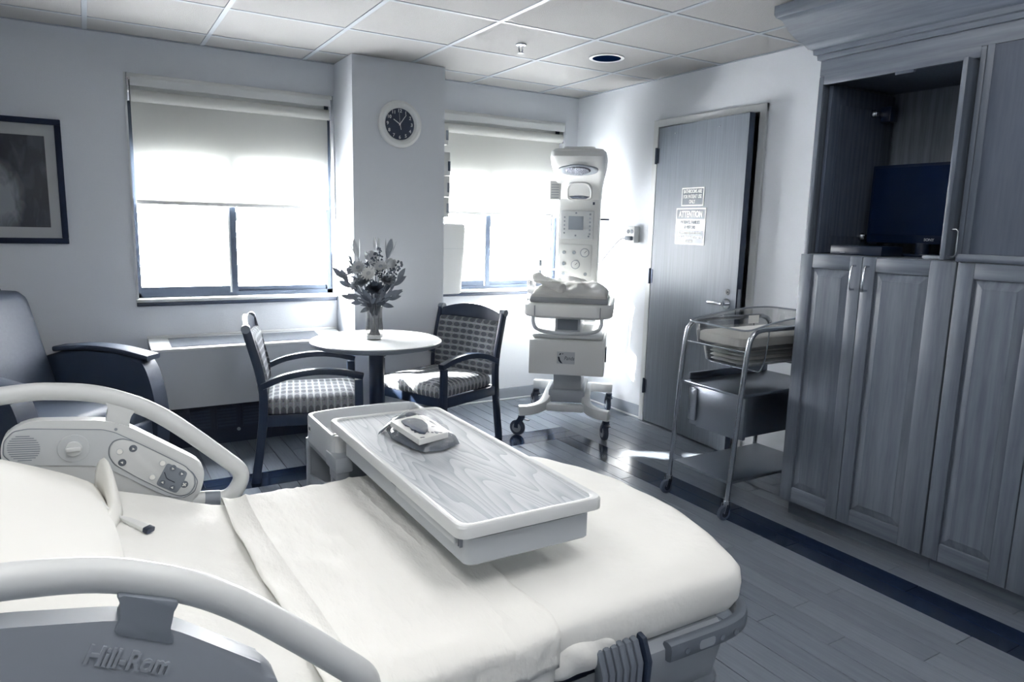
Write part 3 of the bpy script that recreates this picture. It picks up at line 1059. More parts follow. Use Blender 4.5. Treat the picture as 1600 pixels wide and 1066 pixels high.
B(off).bb(FX0+fw, FX1-fw, YB-0.018, YB-0.0165, FZ0+fw, FZ1-fw).obj('glazing', thin_glass('picture_glass', 0.98, -0.02), pf, smooth=False)

# clock on the pillar
cy_ = -0.08
cc = px(625, 194, 'y', cy_-0.02)
ck = thing('wall_clock', (cc.x, cy_, cc.z), 0, 'round white-rimmed wall clock with a dark dial on the pillar', 'clock')
off = V((0, 0, 0))
R0 = 0.150
B().lathe([(0.100, -0.004), (R0-0.006, -0.004), (R0, -0.012), (R0-0.004, -0.030), (R0-0.02, -0.040), (0.112, -0.036), (0.104, -0.026), (0.100, -0.018)], axis='y', n=48).obj('rim', WHITE, ck)
B().lathe([(0.001, -0.012), (0.104, -0.012), (0.104, -0.016), (0.001, -0.016)], axis='y', n=48).obj('dial', mat('dial_dark', 0.14, rough=0.4), ck)
NUMW = mat('numeral_white', 0.95, rough=0.5)
for n_ in range(1, 13):
    a = math.radians(90-30*n_)
    text('numeral', str(n_), 0.030, NUMW, ck, (0.083*math.cos(a), -0.0168, 0.083*math.sin(a)), (1, 0, 0), (0, 0, 1), bold=0.0003)
def hand(name, ang, l, w, back, y):
    a = math.radians(90-ang)
    d_, s_ = V((math.cos(a), 0, math.sin(a))), V((-math.sin(a), 0, math.cos(a)))
    pts = [d_*-back+s_*w, d_*-back-s_*w, d_*l-s_*w*0.7, d_*l+s_*w*0.7]
    B().prism([p+V((0, y, 0)) for p in pts], (0, -0.001, 0)).obj(name, NUMW, ck, smooth=False)
hand('hour_hand', 303, 0.052, 0.0032, 0.006, -0.0185)
hand('minute_hand', 36, 0.074, 0.0026, 0.010, -0.0200)
hand('second_hand', 356, 0.070, 0.0008, 0.0, -0.0212)
hand('second_hand_tail', 168, 0.036, 0.0022, 0.0, -0.0212)
B().lathe([(0.001, -0.017), (0.005, -0.017), (0.005, -0.0235), (0.001, -0.0235)], axis='y', n=16).obj('hub', NUMW, ck)

# paper towel dispenser on the pillar's far side, next to the corner window
dp_ = thing('towel_dispenser', (2.11, 0.16, 0.905), 0, 'tall white tapering dispenser on the pillar side by the corner window', 'dispenser')
off = dp_.location
rings = []
for z, w, dd in ((0.905, 0.232, 0.16), (0.915, 0.240, 0.17), (1.20, 0.262, 0.18), (1.38, 0.268, 0.185), (1.41, 0.262, 0.18), (1.418, 0.245, 0.165)):
    sec = rp([(2.061, 0.19-dd/2), (2.061+w, 0.19-dd/2), (2.061+w, 0.19+dd/2), (2.061, 0.19+dd/2)], [0.001, 0.03, 0.03, 0.001], 4)
    rings.append([(x, y, z) for x, y in sec])
B(off).loops(rings).obj('cover', WHITE, dp_)
for z in (1.235, 1.375):
    sec = rp([(2.0612, 0.098), (2.329, 0.098), (2.329, 0.283), (2.0612, 0.283)], [0.001, 0.03, 0.03, 0.001], 4)
    B(off).loops([[(x, y, z) for x, y in sec], [(x, y, z+0.004) for x, y in sec]]).obj('seam_bead', TRIMW, dp_)
B(off).bb(2.322, 2.334, 0.16, 0.21, 1.25, 1.29, 0.004).obj('release_button', MIDP, dp_)

# chart rack with tabbed cards on the pillar side
rk = thing('card_rack', (2.07, 0.02, 1.50), 0, 'narrow rack of tabbed white cards on the pillar side above the dispenser', 'rack')
off = rk.location
for k, (z0, z1, xx) in enumerate(((1.95, 2.08, 2.105), (1.745, 1.90, 2.122), (1.60, 1.74, 2.118), (1.46, 1.595, 2.114))):
    cdo = B(off).bb(2.061, xx, -0.045, 0.09, z0, z1, 0.002).obj('card', WHITE, rk)
    B(off).bb(xx-0.018, xx+0.001, -0.0465, -0.0452, z0+0.03, z0+0.095).obj('tab', mat('tab_%d' % k, (0.55, 0.25, 0.5, 0.6)[k], rough=0.5), cdo, smooth=False)
B(off).bb(2.0605, 2.066, -0.05, 0.10, 1.45, 2.09).obj('back_strip', WHITE2, rk, smooth=False)

# outlet box on the right wall with a plugged cord
ob = thing('outlet_box', (XR, -0.46, 1.33), 0, 'white surface outlet box with a plugged-in cord by the door frame', 'outlet')
off = ob.location
B(off).bb(XR-0.012, XR-0.0005, -0.535, -0.30, 1.315, 1.425, 0.003).obj('trunking', WHITE, ob)
B(off).bb(XR-0.055, XR-0.012, -0.535, -0.435, 1.31, 1.43, 0.004).obj('box', WHITE, ob)
for k, y in enumerate((-0.466, -0.506)):
    B(off).cyl((XR-0.055, y, 1.392), (XR-0.057, y, 1.392), 0.016, 16).obj('socket', DARKP, ob)
for y in (-0.34, -0.38):
    B(off).cyl((XR-0.012, y, 1.385), (XR-0.014, y, 1.385), 0.013, 14).obj('socket', GREYP, ob)
B(off).bb(XR-0.082, XR-0.055, -0.525, -0.455, 1.328, 1.358, 0.006).obj('plug', mat('plug_grey', 0.36, rough=0.5), ob)
B(off).tube(smooth_path([(XR-0.07, -0.455, 1.343), (XR-0.10, -0.43, 1.33), (XR-0.14, -0.36, 1.24), (XR-0.20, -0.28, 1.10), (XR-0.24, -0.20, 0.95), (XR-0.25, -0.14, 0.86)]), 0.004, 8).obj('cord', GREYP, ob)

# sprinkler and recessed downlight in the ceiling
sp_ = px(814, 70, 'z', H)
sk = thing('sprinkler_head', (sp_.x, sp_.y, H), 0, 'small metal fire sprinkler head hanging from the ceiling tile', 'sprinkler')
B().lathe([(0.001, 0.002), (0.032, 0.002), (0.030, -0.004), (0.012, -0.008), (0.001, -0.008)], n=24).obj('escutcheon', STEELB, sk)
for s in (-1, 1):
    B().tube([(s*0.012, 0, -0.006), (s*0.013, 0, -0.025), (s*0.006, 0, -0.045)], 0.0035, 8).obj('yoke_arm', STEELB, sk)
B().lathe([(0.001, -0.044), (0.018, -0.045), (0.018, -0.048), (0.001, -0.049)], n=20).obj('deflector', STEELB, sk)
dl_ = px(948, 91, 'z', H)
dk = thing('recessed_downlight', (dl_.x, dl_.y, H), 0, 'unlit round recessed downlight with a dark opening in the ceiling', 'ceiling light')
B().lathe([(0.086, 0.0025), (0.108, 0.0025), (0.108, -0.002), (0.103, -0.004), (0.088, -0.003)], n=40).obj('trim_ring', WHITE, dk)
B().lathe([(0.001, 0.0005), (0.0875, 0.0005), (0.0875, -0.0018), (0.001, -0.0018)], n=40).obj('hole_shade_disc', mat('hole_shade_black', 0.0, rough=1.0, spec=0.0), dk)  # flat disc, black in place of the shade inside the unlit hole

# ================================================================ HEATING UNIT under the left window
hv = thing('heating_unit', (0.78, 0.14, 0), 0, 'long wall heating and cooling unit with a top grille under the left window', 'heater')
off = hv.location
HX0, HX1, HYF = 0.222, 1.395, -0.01
B(off).bb(HX0, HX1, 0.085, YB-0.016, 0.0, 0.275).obj('recessed_base', BLACK, hv, smooth=False)
# cabinet shell: front panel, sloped top
def hring(x):
    return [(x, HYF, 0.275), (x, HYF, 0.632), (x, HYF+0.012, 0.640), (x, YB-0.016, 0.672), (x, YB-0.016, 0.275)]
B(off).loops([hring(HX0), hring(HX1)]).obj('cover', mat('heater_paint', 0.80, rough=0.45), hv, smooth=False)
sl = (0.672-0.640)/(YB-0.016-HYF-0.012)
def hz_(y):
    return 0.640 + (y-HYF-0.012)*sl
B(off).prism([(HX0+0.11, HYF+0.05, hz_(HYF+0.05)+0.001), (HX1-0.16, HYF+0.05, hz_(HYF+0.05)+0.001), (HX1-0.16, YB-0.06, hz_(YB-0.06)+0.001), (HX0+0.11, YB-0.06, hz_(YB-0.06)+0.001)], (0, 0, 0.0015)).obj('grille_well', mat('grille_dark', 0.15, rough=0.5), hv, smooth=False)
for k in range(11):
    y = HYF+0.058+k*0.0165
    B(off).bb(HX0+0.11, HX1-0.16, y, y+0.005, hz_(y)+0.001, hz_(y)+0.006).obj('grille_bar', MIDP, hv, smooth=False)
B(off).bb(HX0-0.004, HX1+0.004, YB-0.036, YB-0.014, 0.668, 0.684, 0.003).obj('back_ledge', WHITE2, hv)
B(off).bb(HX0, HX1, HYF-0.005, HYF+0.02, 0.628, 0.644, 0.004).obj('front_lip', WHITE, hv)
for k in range(7):
    x0 = HX0+0.04+k*0.155
    gp = B(off).bb(x0, x0+0.12, 0.078, 0.0848, 0.10, 0.24).obj('kick_grille', mat('kick_dark', 0.10, rough=0.6), hv, smooth=False)
    for j in range(6):
        B(off).bb(x0+0.006, x0+0.114, 0.0755, 0.078, 0.112+j*0.021, 0.121+j*0.021).obj('louvre', mat('louvre_dark', 0.17, rough=0.6), gp, smooth=False)
B(off).cyl((0.70, 0.085, 0.083), (0.70, 0.080, 0.083), 0.011, 14).obj('base_screw', MIDP, hv)

# ================================================================ ROUND TABLE
rt = thing('round_table', (1.35, -0.68, 0), 0, 'small round table with a pale top and a dark pedestal by the pillar', 'table')
B().lathe([(0.001, 0.710), (0.355, 0.710), (0.372, 0.716), (0.377, 0.724), (0.377, 0.736), (0.372, 0.7395), (0.001, 0.7395)], n=72).obj('edge_band', mat('table_edge', 0.46, rough=0.5), rt)
B().lathe([(0.001, 0.7395), (0.371, 0.7395), (0.370, 0.7412), (0.001, 0.7412)], n=72).obj('table_top', mat('table_laminate', 0.86, rough=0.3, var=0.01, vscale=90), rt)
B().lathe([(0.044, 0.03), (0.044, 0.70), (0.16, 0.706), (0.16, 0.711), (0.001, 0.711)], n=28).obj('pedestal', mat('pedestal_black', 0.07, rough=0.35), rt)
B().lathe([(0.001, 0.0), (0.255, 0.0), (0.255, 0.012), (0.20, 0.026), (0.05, 0.040), (0.001, 0.040)], n=40).obj('foot_disc', MATS['pedestal_black'], rt)

# ================================================================ ARMCHAIRS
FAB_B = chair_fabric('chair_back_weave', 0.30, 0.46, 0.56, 0.062, 0.040, (0, 2))
FAB_S = chair_fabric('chair_seat_weave', 0.36, 0.52, 0.64, 0.036, 0.085, (0, 1, 2))
def rsec(w, h, r=0.006):
    return [tuple(p) for p in rp([(-w/2, -h/2), (w/2, -h/2), (w/2, h/2), (-w/2, h/2)], r, 2)]
def armchair(loc, rz, label):
    t = thing('armchair', loc, rz, label, 'chair', 'patterned armchairs at the round table')
    hw = 0.272
    for s in (-1, 1):
        x = s*hw
        p = smooth_path([(x, -0.315, 0), (x, -0.285, 0.20), (x, -0.262, 0.42), (x, -0.272, 0.58), (x, -0.335, 0.838)], 4)
        B().sweep(p, rsec(0.030, 0.046), up=(0, 1, 0)).obj('rear_leg', CHAIRW, t)
        B().sweep([(x, 0.245, 0), (x, 0.240, 0.30), (x, 0.238, 0.553)], rsec(0.030, 0.046), up=(0, 1, 0)).obj('front_leg', CHAIRW, t)
        a = smooth_path([(x, -0.268, 0.535), (x, -0.15, 0.582), (x, 0.0, 0.605), (x, 0.14, 0.598), (x, 0.262, 0.570)], 5)
        B().sweep(a, rsec(0.044, 0.034), up=(0, 0, 1)).obj('arm', CHAIRW, t)
        B().cyl((x-0.020, -0.338, 0.846), (x+0.020, -0.338, 0.846), 0.023, 18).obj('end_cap', mat('cap_wood_lit', 0.5, rough=0.3), t)  # paler than the chair wood: light on the caps put into the colour
    for (x0, x1, y0, y1) in ((-0.256, 0.256, 0.224, 0.252), (-0.256, 0.256, -0.285, -0.25), (-0.284, -0.258, -0.25, 0.226), (0.258, 0.284, -0.25, 0.226)):
        B().bb(x0, x1, y0, y1, 0.312, 0.372, 0.004).obj('seat_rail', CHAIRW, t)
    # seat cushion
    rings = []
    for z, i in ((0.372, 0.006), (0.385, 0.0), (0.425, 0.0), (0.445, 0.012), (0.455, 0.04), (0.462, 0.10)):
        sec = rp([(-0.252+i, -0.25+i), (0.252-i, -0.25+i), (0.256-i, 0.262-i), (-0.256+i, 0.262-i)], 0.035, 4)
        rings.append([(x, y, z+0.006*(1-(x/0.26)**2)) for x, y in sec])
    B().loops(rings).obj('seat_cushion', FAB_S, t)
    # back cushion, leaning
    def bk(x, z, d_):
        y = -0.272 - max(0, z-0.58)*0.245 + (0.58-z)*0.05*(z < 0.58)
        return (x, y+d_ + 0.02*((x/0.25)**2) - 0.018, z)
    rings = []
    for d_, i in ((-0.012, 0.004), (0.0, 0.0), (0.020, 0.0), (0.030, 0.012), (0.034, 0.03)):
        sec = rp([(-0.255+i, 0.44+i), (0.255-i, 0.44+i), (0.255-i, 0.790-i), (-0.255+i, 0.790-i)], 0.02, 3)
        # refine the long top and bottom runs so the pad can curve
        if i == 0.004:
            cnt = [max(1, int((V(sec[(k+1) % len(sec)])-V(sec[k])).length/0.06)) for k in range(len(sec))]
        fine = []
        for k in range(len(sec)):
            a_, b_ = V(sec[k]), V(sec[(k+1) % len(sec)])
            fine += [a_.lerp(b_, q/cnt[k]) for q in range(cnt[k])]
        rings.append([bk(x, z, d_) for x, z in fine])
    B().loops(rings).obj('back_cushion', FAB_B, t)
    # crest rail, arched
    ring_f = []
    N = 14
    top, bot = [], []
    for k in range(N+1):
        x = -0.258+0.516*k/N
        zt = 0.838 + 0.048*(1-(x/0.258)**2)
        y0 = -0.334 + 0.02*((x/0.25)**2)-0.018
        ring_f.append([(x, y0-0.012, 0.785), (x, y0+0.016, 0.785), (x, y0+0.010, zt), (x, y0-0.014, zt)])
    B().loops(ring_f).obj('crest_rail', CHAIRW, t)
    return t
# left chair faces +X turned a little to the camera; right chair faces back to the table
def face(dx, dy):
    return math.atan2(dy, dx) - PI/2
hA = V((0.972, -0.235)).normalized()
sA = V((hA.y, -hA.x))            # chair's right-hand side (local +x)
# near rear post at arm height: (0.69,-0.72) is the local (+x, -0.268) corner
cA = V((0.690, -0.735)) - sA*0.272 + hA*0.268
armchair((cA.x, cA.y, 0), face(*hA), 'patterned armchair seen from the side, left of the round table')
hB = V((-0.925, -0.38)).normalized()
sB = V((hB.y, -hB.x))
cB = V((2.190, -0.62)) + sB*0.272 + hB*0.268
armchair((cB.x, cB.y, 0), face(*hB), 'patterned armchair facing the round table, right of it beside the pillar')

# ================================================================ VASE WITH FLOWERS
vc = px(585, 530, 'z', 0.7412)
vs = thing('glass_vase', (vc.x, vc.y, 0.7412), 0, 'clear glass vase of water holding the bouquet on the round table', 'vase')
B().lathe([(0.001, 0.0), (0.044, 0.0), (0.050, 0.006), (0.052, 0.05), (0.047, 0.12), (0.046, 0.17), (0.056, 0.215), (0.0535, 0.215), (0.0435, 0.17), (0.0445, 0.12), (0.0495, 0.05), (0.047, 0.012), (0.001, 0.012)], n=32).obj('glass', VASEG, vs)
B().lathe([(0.001, 0.0125), (0.046, 0.0125), (0.049, 0.05), (0.044, 0.12), (0.001, 0.12)], n=28).obj('water', thin_glass('water', 0.94, 0.05), vs)
LEAF = mat('leaf', 0.46, rough=0.5, var=0.05, vscale=20)
LEAFD = mat('leaf_dark', 0.34, rough=0.5, var=0.04, vscale=20)
STEM = mat('stem', 0.42, rough=0.5)
PETW = mat('petal_white', 0.93, rough=0.7)
PETL = mat('petal_light', 0.80, rough=0.7, var=0.03, vscale=30)
PETM = mat('petal_mid', 0.60, rough=0.7, var=0.03, vscale=30)
PETD = mat('petal_dark', 0.32, rough=0.7, var=0.03, vscale=30)
bvec = V((vc.x, vc.y, 0.7412))
right_ = V((math.cos(YAW), -math.sin(YAW), 0))
toward = V((-math.sin(YAW), -math.cos(YAW), 0))
def leafshape(b, base, dirv, L, Wd, nrm, curl=0.15, n=6):
    base, dirv = V(base), V(dirv).normalized()
    side = dirv.cross(V(nrm))
    if side.length < 1e-3:
        side = dirv.cross(V((1, 0, 0)))
    side.normalize()
    nn = side.cross(dirv).normalized()
    L_, R_, C_ = [], [], []
    for k in range(n+1):
        t = k/n
        w = Wd*math.sin(PI*min(1, 0.04+t*0.96))**0.8
        c = base + dirv*L*t + nn*curl*L*t*t
        L_.append(b.bm.verts.new(c+side*w*0.5+nn*w*0.15))
        C_.append(b.bm.verts.new(c))
        R_.append(b.bm.verts.new(c-side*w*0.5+nn*w*0.15))
    for k in range(n):
        b.bm.faces.new((L_[k], C_[k], C_[k+1], L_[k+1]))
        b.bm.faces.new((C_[k], R_[k], R_[k+1], C_[k+1]))
    return b

def stem_of(t, head, r=0.0028):
    """curved stem from inside the vase to the head (local)"""
    base = V((-head.x*0.22, -head.y*0.22, 0.022)) 
    base.x = max(-0.03, min(0.03, base.x)); base.y = max(-0.03, min(0.03, base.y))
    neck = V((max(-0.034, min(0.034, head.x*0.3)), max(-0.034, min(0.034, head.y*0.3)), 0.20))
    p = smooth_path([base, neck, (neck+head)*0.5+V((0, 0, 0.015)), head], 4)
    B().tube(p, r, 6).obj('stem', STEM, t)
    return (head-neck).normalized()

def flower(kind, u, w, v, size, label, m=None, mc=None):
    """u: right in the photo, w: height above table, v: towards the camera"""
    head = right_*u + toward*v + V((0, 0, w))
    nm = {'daisy': 'daisy', 'rose': 'rose', 'lily': 'lily_bud', 'thistle': 'thistle', 'leafy': 'leaf_sprig', 'berry': 'berry_sprig', 'carn': 'carnation', 'fern': 'fern_sprig'}[kind]
    t = thing(nm, bvec, 0, label, 'flower' if kind not in ('leafy', 'fern') else 'leaf', 'cut stems in the bouquet')
    d_ = stem_of(t, head)
    fd = (d_*0.5 + toward*0.75 + V((0, 0, 0.15))).normalized() if kind in ('daisy',) else d_
    q = fd.to_track_quat('Z', 'Y').to_matrix()
    if kind == 'daisy':
        for ring, (n_, L, tl) in enumerate(((15, 1.0, 0.12), (13, 0.8, 0.35))):
            for k in range(n_):
                a = 2*PI*(k+0.5*ring)/n_
                pb = B()
                leafshape(pb, head + q@V((0, 0, 0.002*ring)), q@V((math.cos(a), math.sin(a), tl)), size*L, size*0.30, fd, 0.05, 4)
                pb.obj('petal', m or PETW, t)
        B().ball(head+fd*0.004, size*0.30, 2, (1, 1, 0.5), q).obj('disc', mc or PETL, t)
    elif kind == 'rose':
        for ring, (n_, rr, tl, hh) in enumerate(((3, 0.35, 2.2, 0.9), (5, 0.6, 1.4, 0.85), (6, 0.85, 0.8, 0.8))):
            for k in range(n_):
                a = 2*PI*(k+0.37*ring)/n_
                pb = B()
                leafshape(pb, head + q@V((math.cos(a)*size*rr*0.35, math.sin(a)*size*rr*0.35, -0.3*size)), q@V((math.cos(a)*0.45, math.sin(a)*0.45, tl)), size*1.15, size*1.0, q@V((-math.cos(a), -math.sin(a), 0.2)), 0.22, 5)
                pb.obj('petal', m or PETL, t, sub=1)
        B().ball(head+fd*size*0.05, size*0.55, 2, (1, 1, 0.9), q).obj('heart', m or PETL, t)
    elif kind == 'carn':
        for k in range(34):
            a = k*2.399
            r_ = size*0.25*math.sqrt(k/34)
            pb = B()
            leafshape(pb, head+q@V((math.cos(a)*r_*0.3, math.sin(a)*r_*0.3, 0)), q@V((math.cos(a)*(0.25+1.1*k/34), math.sin(a)*(0.25+1.1*k/34), 1-0.8*k/34)), size*(0.75+0.2*random.random()), size*0.55, fd, -0.1, 3)
            pb.obj('petal', m or PETM, t)
    elif kind == 'lily':
        for k in range(4):
            a = 2*PI*k/4
            pb = B()
            leafshape(pb, head+q@V((math.cos(a)*size*0.06, math.sin(a)*size*0.06, -size*0.1)), q@V((math.cos(a)*0.16, math.sin(a)*0.16, 1)), size*1.3, size*0.36, q@V((math.cos(a), math.sin(a), 0)), -0.12+0.2*(k % 2), 6)
            pb.obj('petal', m or PETM, t, sub=1)
    elif kind in ('thistle', 'berry'):
        nb = 26 if kind == 'thistle' else 16
        for k in range(nb):
            dd = V((random.gauss(0, 1), random.gauss(0, 1), random.gauss(0.3, 1))).normalized()
            c = head + dd*size*(0.5+0.45*random.random())
            B().ball(c, size*(0.17 if kind == 'thistle' else 0.22), 1).obj('floret', m or PETD, t)
    elif kind in ('leafy', 'fern'):
        n_ = 5 if kind == 'leafy' else 9
        for k in range(n_):
            f = k/(n_-1)
            base = head - d_*size*(0.9*(1-f))
            a = k*PI + (0.5 if kind == 'leafy' else 0.15)*math.sin(k*3.1)
            s_ = d_.cross(toward).normalized()
            dd = (d_*(0.7+0.6*f) + s_*(1 if k % 2 else -1)*(0.75*(1-f)+0.1) + toward*0.25*math.sin(k*2.2)).normalized()
            pb = B()
            leafshape(pb, base, dd, size*(0.62 if kind == 'leafy' else 0.5), size*(0.22 if kind == 'leafy' else 0.10), toward+V((0, 0, 0.3)), -0.12, 6)
            pb.obj('leaf', m or LEAF, t)
    return t

FL = [
    ('daisy', -0.012, 0.385, 0.075, 0.042, 'large white daisy facing forward at the centre of the bouquet', PETW, PETL),
    ('rose', -0.005, 0.460, 0.03, 0.050, 'pale open rose at the top of the bouquet', PETL, None),
    ('rose', 0.085, 0.425, 0.02, 0.046, 'pale rose at the upper right of the bouquet', PETL, None),
    ('daisy', 0.048, 0.425, 0.065, 0.038, 'smaller pale daisy just right of the large white daisy', PETL, PETM),
    ('daisy', -0.068, 0.415, 0.06, 0.042, 'pale daisy left of the large white daisy', PETL, PETM),
    ('lily', -0.082, 0.475, 0.0, 0.070, 'pale pointed lily bud rising at the upper left of the bouquet', PETL, None),
    ('lily', 0.010, 0.510, -0.02, 0.055, 'slim lily bud at the very top of the bouquet', PETL, None),
    ('lily', 0.075, 0.480, 0.01, 0.072, 'two-pointed lily bud at the upper right of the bouquet', PETM, None),
    ('thistle', 0.025, 0.470, 0.045, 0.034, 'dark round floret cluster near the top of the bouquet', PETD, None),
    ('thistle', 0.105, 0.385, 0.05, 0.030, 'dark floret cluster at the right edge of the bouquet', PETD, None),
    ('thistle', -0.012, 0.430, 0.055, 0.026, 'dark floret cluster above the large white daisy', PETD, None),
    ('thistle', 0.045, 0.385, 0.08, 0.028, 'dark floret cluster right of the large white daisy', PETD, None),
    ('berry', 0.125, 0.430, 0.0, 0.030, 'dark berry sprig sticking out at the far right of the bouquet', PETD, None),
    ('berry', 0.030, 0.515, 0.0, 0.016, 'tiny dark berry sprig above the top of the bouquet', PETD, None),
    ('carn', -0.040, 0.330, 0.07, 0.055, 'dark ruffled carnation below the large white daisy', PETM, None),
    ('carn', 0.020, 0.295, 0.08, 0.052, 'dark ruffled carnation low at the centre over the vase rim', PETD, None),
    ('carn', -0.105, 0.380, 0.03, 0.048, 'grey ruffled carnation at the left of the bouquet', PETM, None),
    ('carn', 0.075, 0.340, 0.06, 0.045, 'grey ruffled carnation at the lower right of the bouquet', PETM, None),
    ('carn', -0.085, 0.300, 0.03, 0.046, 'soft grey carnation at the lower left of the bouquet', PETL, None),
    ('leafy', -0.150, 0.350, 0.02, 0.12, 'leaf sprig pointing out to the far left of the bouquet', LEAF, None),
    ('leafy', 0.130, 0.345, 0.04, 0.12, 'leaf sprig pointing out to the right of the bouquet', LEAF, None),
    ('leafy', 0.105, 0.255, 0.05, 0.11, 'drooping leaf sprig at the lower right of the bouquet', LEAF, None),
    ('leafy', -0.100, 0.235, 0.03, 0.10, 'drooping leaf sprig at the lower left of the bouquet', LEAF, None),
    ('leafy', 0.045, 0.260, 0.08, 0.10, 'dark leaf sprig hanging over the right of the vase rim', LEAFD, None),
    ('leafy', -0.015, 0.260, 0.09, 0.09, 'dark leaf sprig hanging over the front of the vase rim', LEAFD, None),
    ('leafy', 0.060, 0.300, 0.03, 0.12, 'dark leaf sprig among the lower right blooms', LEAFD, None),
    ('fern', -0.120, 0.440, -0.02, 0.09, 'wispy fern frond at the upper left of the bouquet', LEAF, None),
    ('fern', -0.060, 0.280, 0.06, 0.10, 'wispy fern frond at the lower left front of the bouquet', LEAF, None),
]
for k_, u_, w_, v_, s_, lb, m_, mc_ in FL:
    flower(k_, u_*1.1, w_, v_*1.1, s_*1.22, lb, m_, mc_)

# ================================================================ RECLINER
rcl = thing('recliner', (-0.22, -0.36, 0), 0, 'grey-blue vinyl recliner by the window wall with a loop strap on its back', 'recliner')
RH = V((0.76, -0.65)).normalized()
rcl.rotation_euler = (0, 0, face(*RH))
sR = V((RH.y, -RH.x))
# far arm centre line passes (0.226,-0.12) at its front top; it lies at local x = -0.33, y = +0.36
base = V((0.200, -0.185)) + sR*0.41 - RH*0.37
rcl.location = (base.x, base.y, 0)
def arm_ring(x0, x1, pts):
    return [(x0, y, z) for y, z in pts], [(x1, y, z) for y, z in pts]
ap = smooth_path([(0.41, 0.06, 0), (0.435, 0.25, 0), (0.42, 0.43, 0), (0.385, 0.565, 0), (0.345, 0.630, 0)], 4)
prof_arm = [(p.x, p.y) for p in ap] + [(0.20, 0.655), (0.0, 0.66), (-0.16, 0.648), (-0.28, 0.61), (-0.33, 0.5), (-0.33, 0.06)]
for s in (-1, 1):
    xa = 0.45 if s > 0 else -0.41
    a0, a1 = (xa-0.055, xa+0.055)
    bo = B().prism([(a0, y, z) for y, z in prof_arm], (a1-a0, 0, 0), 0.02, 3, both=True)
    arm = bo.obj('arm', VINYLD, rcl)
    cap = smooth_path([(xa, 0.395, 0.638), (xa, 0.20, 0.672), (xa, 0.0, 0.680), (xa, -0.20, 0.660)], 5)
    B().sweep(cap, rsec(0.112, 0.030, 0.012), up=(0, 0, 1)).obj('arm_pad', VINYL, arm)
B().bb(-0.352, 0.392, -0.24, 0.40, 0.24, 0.44, 0.05, 4).obj('seat_cushion', VINYL, rcl)
B().bb(-0.352, 0.352, 0.36, 0.415, 0.07, 0.30, 0.02, 3).obj('footrest_panel', VINYLD, rcl)
B().bb(-0.26, 0.26, -0.30, 0.33, 0.05, 0.24).obj('frame_box', VINYLD, rcl, smooth=False)
rings = []
for d_, i in ((-0.08, 0.03), (-0.06, 0.0), (0.02, 0.0), (0.05, 0.012), (0.065, 0.04)):
    sec = rp([(-0.345+i, 0.36+i), (0.345-i, 0.36+i), (0.31-i, 0.995-i), (-0.31+i, 0.995-i)], 0.06, 5)
    rings.append([(x, -0.19 + d_ - (z-0.36)*0.24, z) for x, z in sec])
B().loops(rings).obj('backrest', VINYL, rcl)
B().tube(smooth_path([(-0.16, -0.36, 0.985), (-0.165, -0.36, 1.022), (-0.19, -0.362, 1.03), (-0.21, -0.362, 1.0), (-0.20, -0.362, 0.97)], 4), 0.007, 8).obj('loop_strap', DARKP, rcl)
for sx in (-0.25, 0.25):
    for sy in (-0.28, 0.32):
        B().cyl((sx, sy, 0), (sx, sy, 0.055), 0.022, 14).obj('foot', BLACK, rcl)

# ================================================================ HOSPITAL BED
BC = V((0.25, -3.02, 0))
bed = thing('hospital_bed', BC, 0, 'white hospital bed with raised plastic side rails in the foreground', 'bed')
off = BC
YN, YFm = -3.50, -2.535        # mattress sides
def mz(x):
    """top of the mattress along the bed: the head section is raised"""
    if x > 0.24:
        return 0.630
    return 0.630 + (0.24-x)*0.335 * min(1, (0.24-x)/0.15*0.5+0.5)
# base on the floor
B(off).loops([[(x, y, z) for x, y in rp([(-0.75, -3.30-i), (1.44-i*0, -3.30-i), (1.44, -2.74+i), (-0.75, -2.74+i)], 0.08, 4)] for z, i in ((0.07, -0.02), (0.09, 0.0), (0.15, 0.0), (0.185, -0.04), (0.20, -0.10))]).obj('base_cover', GREYP, bed)
for x in (-0.6, 1.28):
    for y in (-3.24, -2.80):
        cw = B(off).cyl((x, y-0.02, 0.06), (x, y+0.02, 0.06), 0.06, 20).obj('caster', RUB, bed)
B(off).bb(-0.35, 0.05, -3.18, -2.86, 0.18, 0.46, 0.02).obj('lift_column', DARKP, bed)
B(off).bb(0.55, 0.95, -3.18, -2.86, 0.18, 0.46, 0.02).obj('lift_column', DARKP, bed)
B(off).bb(-0.80, 0.84, -3.43, -2.60, 0.43, 0.485, 0.01).obj('deck', DARKP, bed)
# main mattress
rings = []
NX = 30
for k in range(NX+1):
    x = -0.92 + (0.665+0.92)*k/NX
    zt = mz(x)
    zb = zt-0.14
    i = 0.03 if k in (0, NX) else 0.0
    sec = rp([(YN+i, zb+i), (YFm-i, zb+i), (YFm-i, zt-i), (YN+i, zt-i)], [0.03, 0.03, 0.05, 0.05], 5)
    rings.append([(x, y, z) for y, z in sec])
B(off).loops(rings).obj('mattress', LINEN, bed)
# foot section mattress with rounded end
def foot_outline(i):
    xs_ = [(0.70+i*0.5, YN+i), (1.10, YN+i)]
    pts = [(0.675+i*0.3, YN+i), (1.258-i, YN+i), (1.345-i, -3.26+i*0.2), (1.375-i, -3.02), (1.345-i, -2.78-i*0.2), (1.250-i, YFm-i), (0.675+i*0.3, YFm-i)]
    return rp(pts, [0.02, 0.07, 0.2, 0.2, 0.2, 0.09, 0.02], 8)
ft = B(off)
ft.loops([[(x, y, z) for x, y in foot_outline(i)] for z, i in ((0.508, 0.03), (0.518, 0.012), (0.54, 0.002), (0.575, 0.0), (0.604, 0.004), (0.621, 0.016), (0.630, 0.038), (0.634, 0.09))])
ft.noise(0.006, 9, 3)
ft.obj('foot_mattress', LINEN, bed)
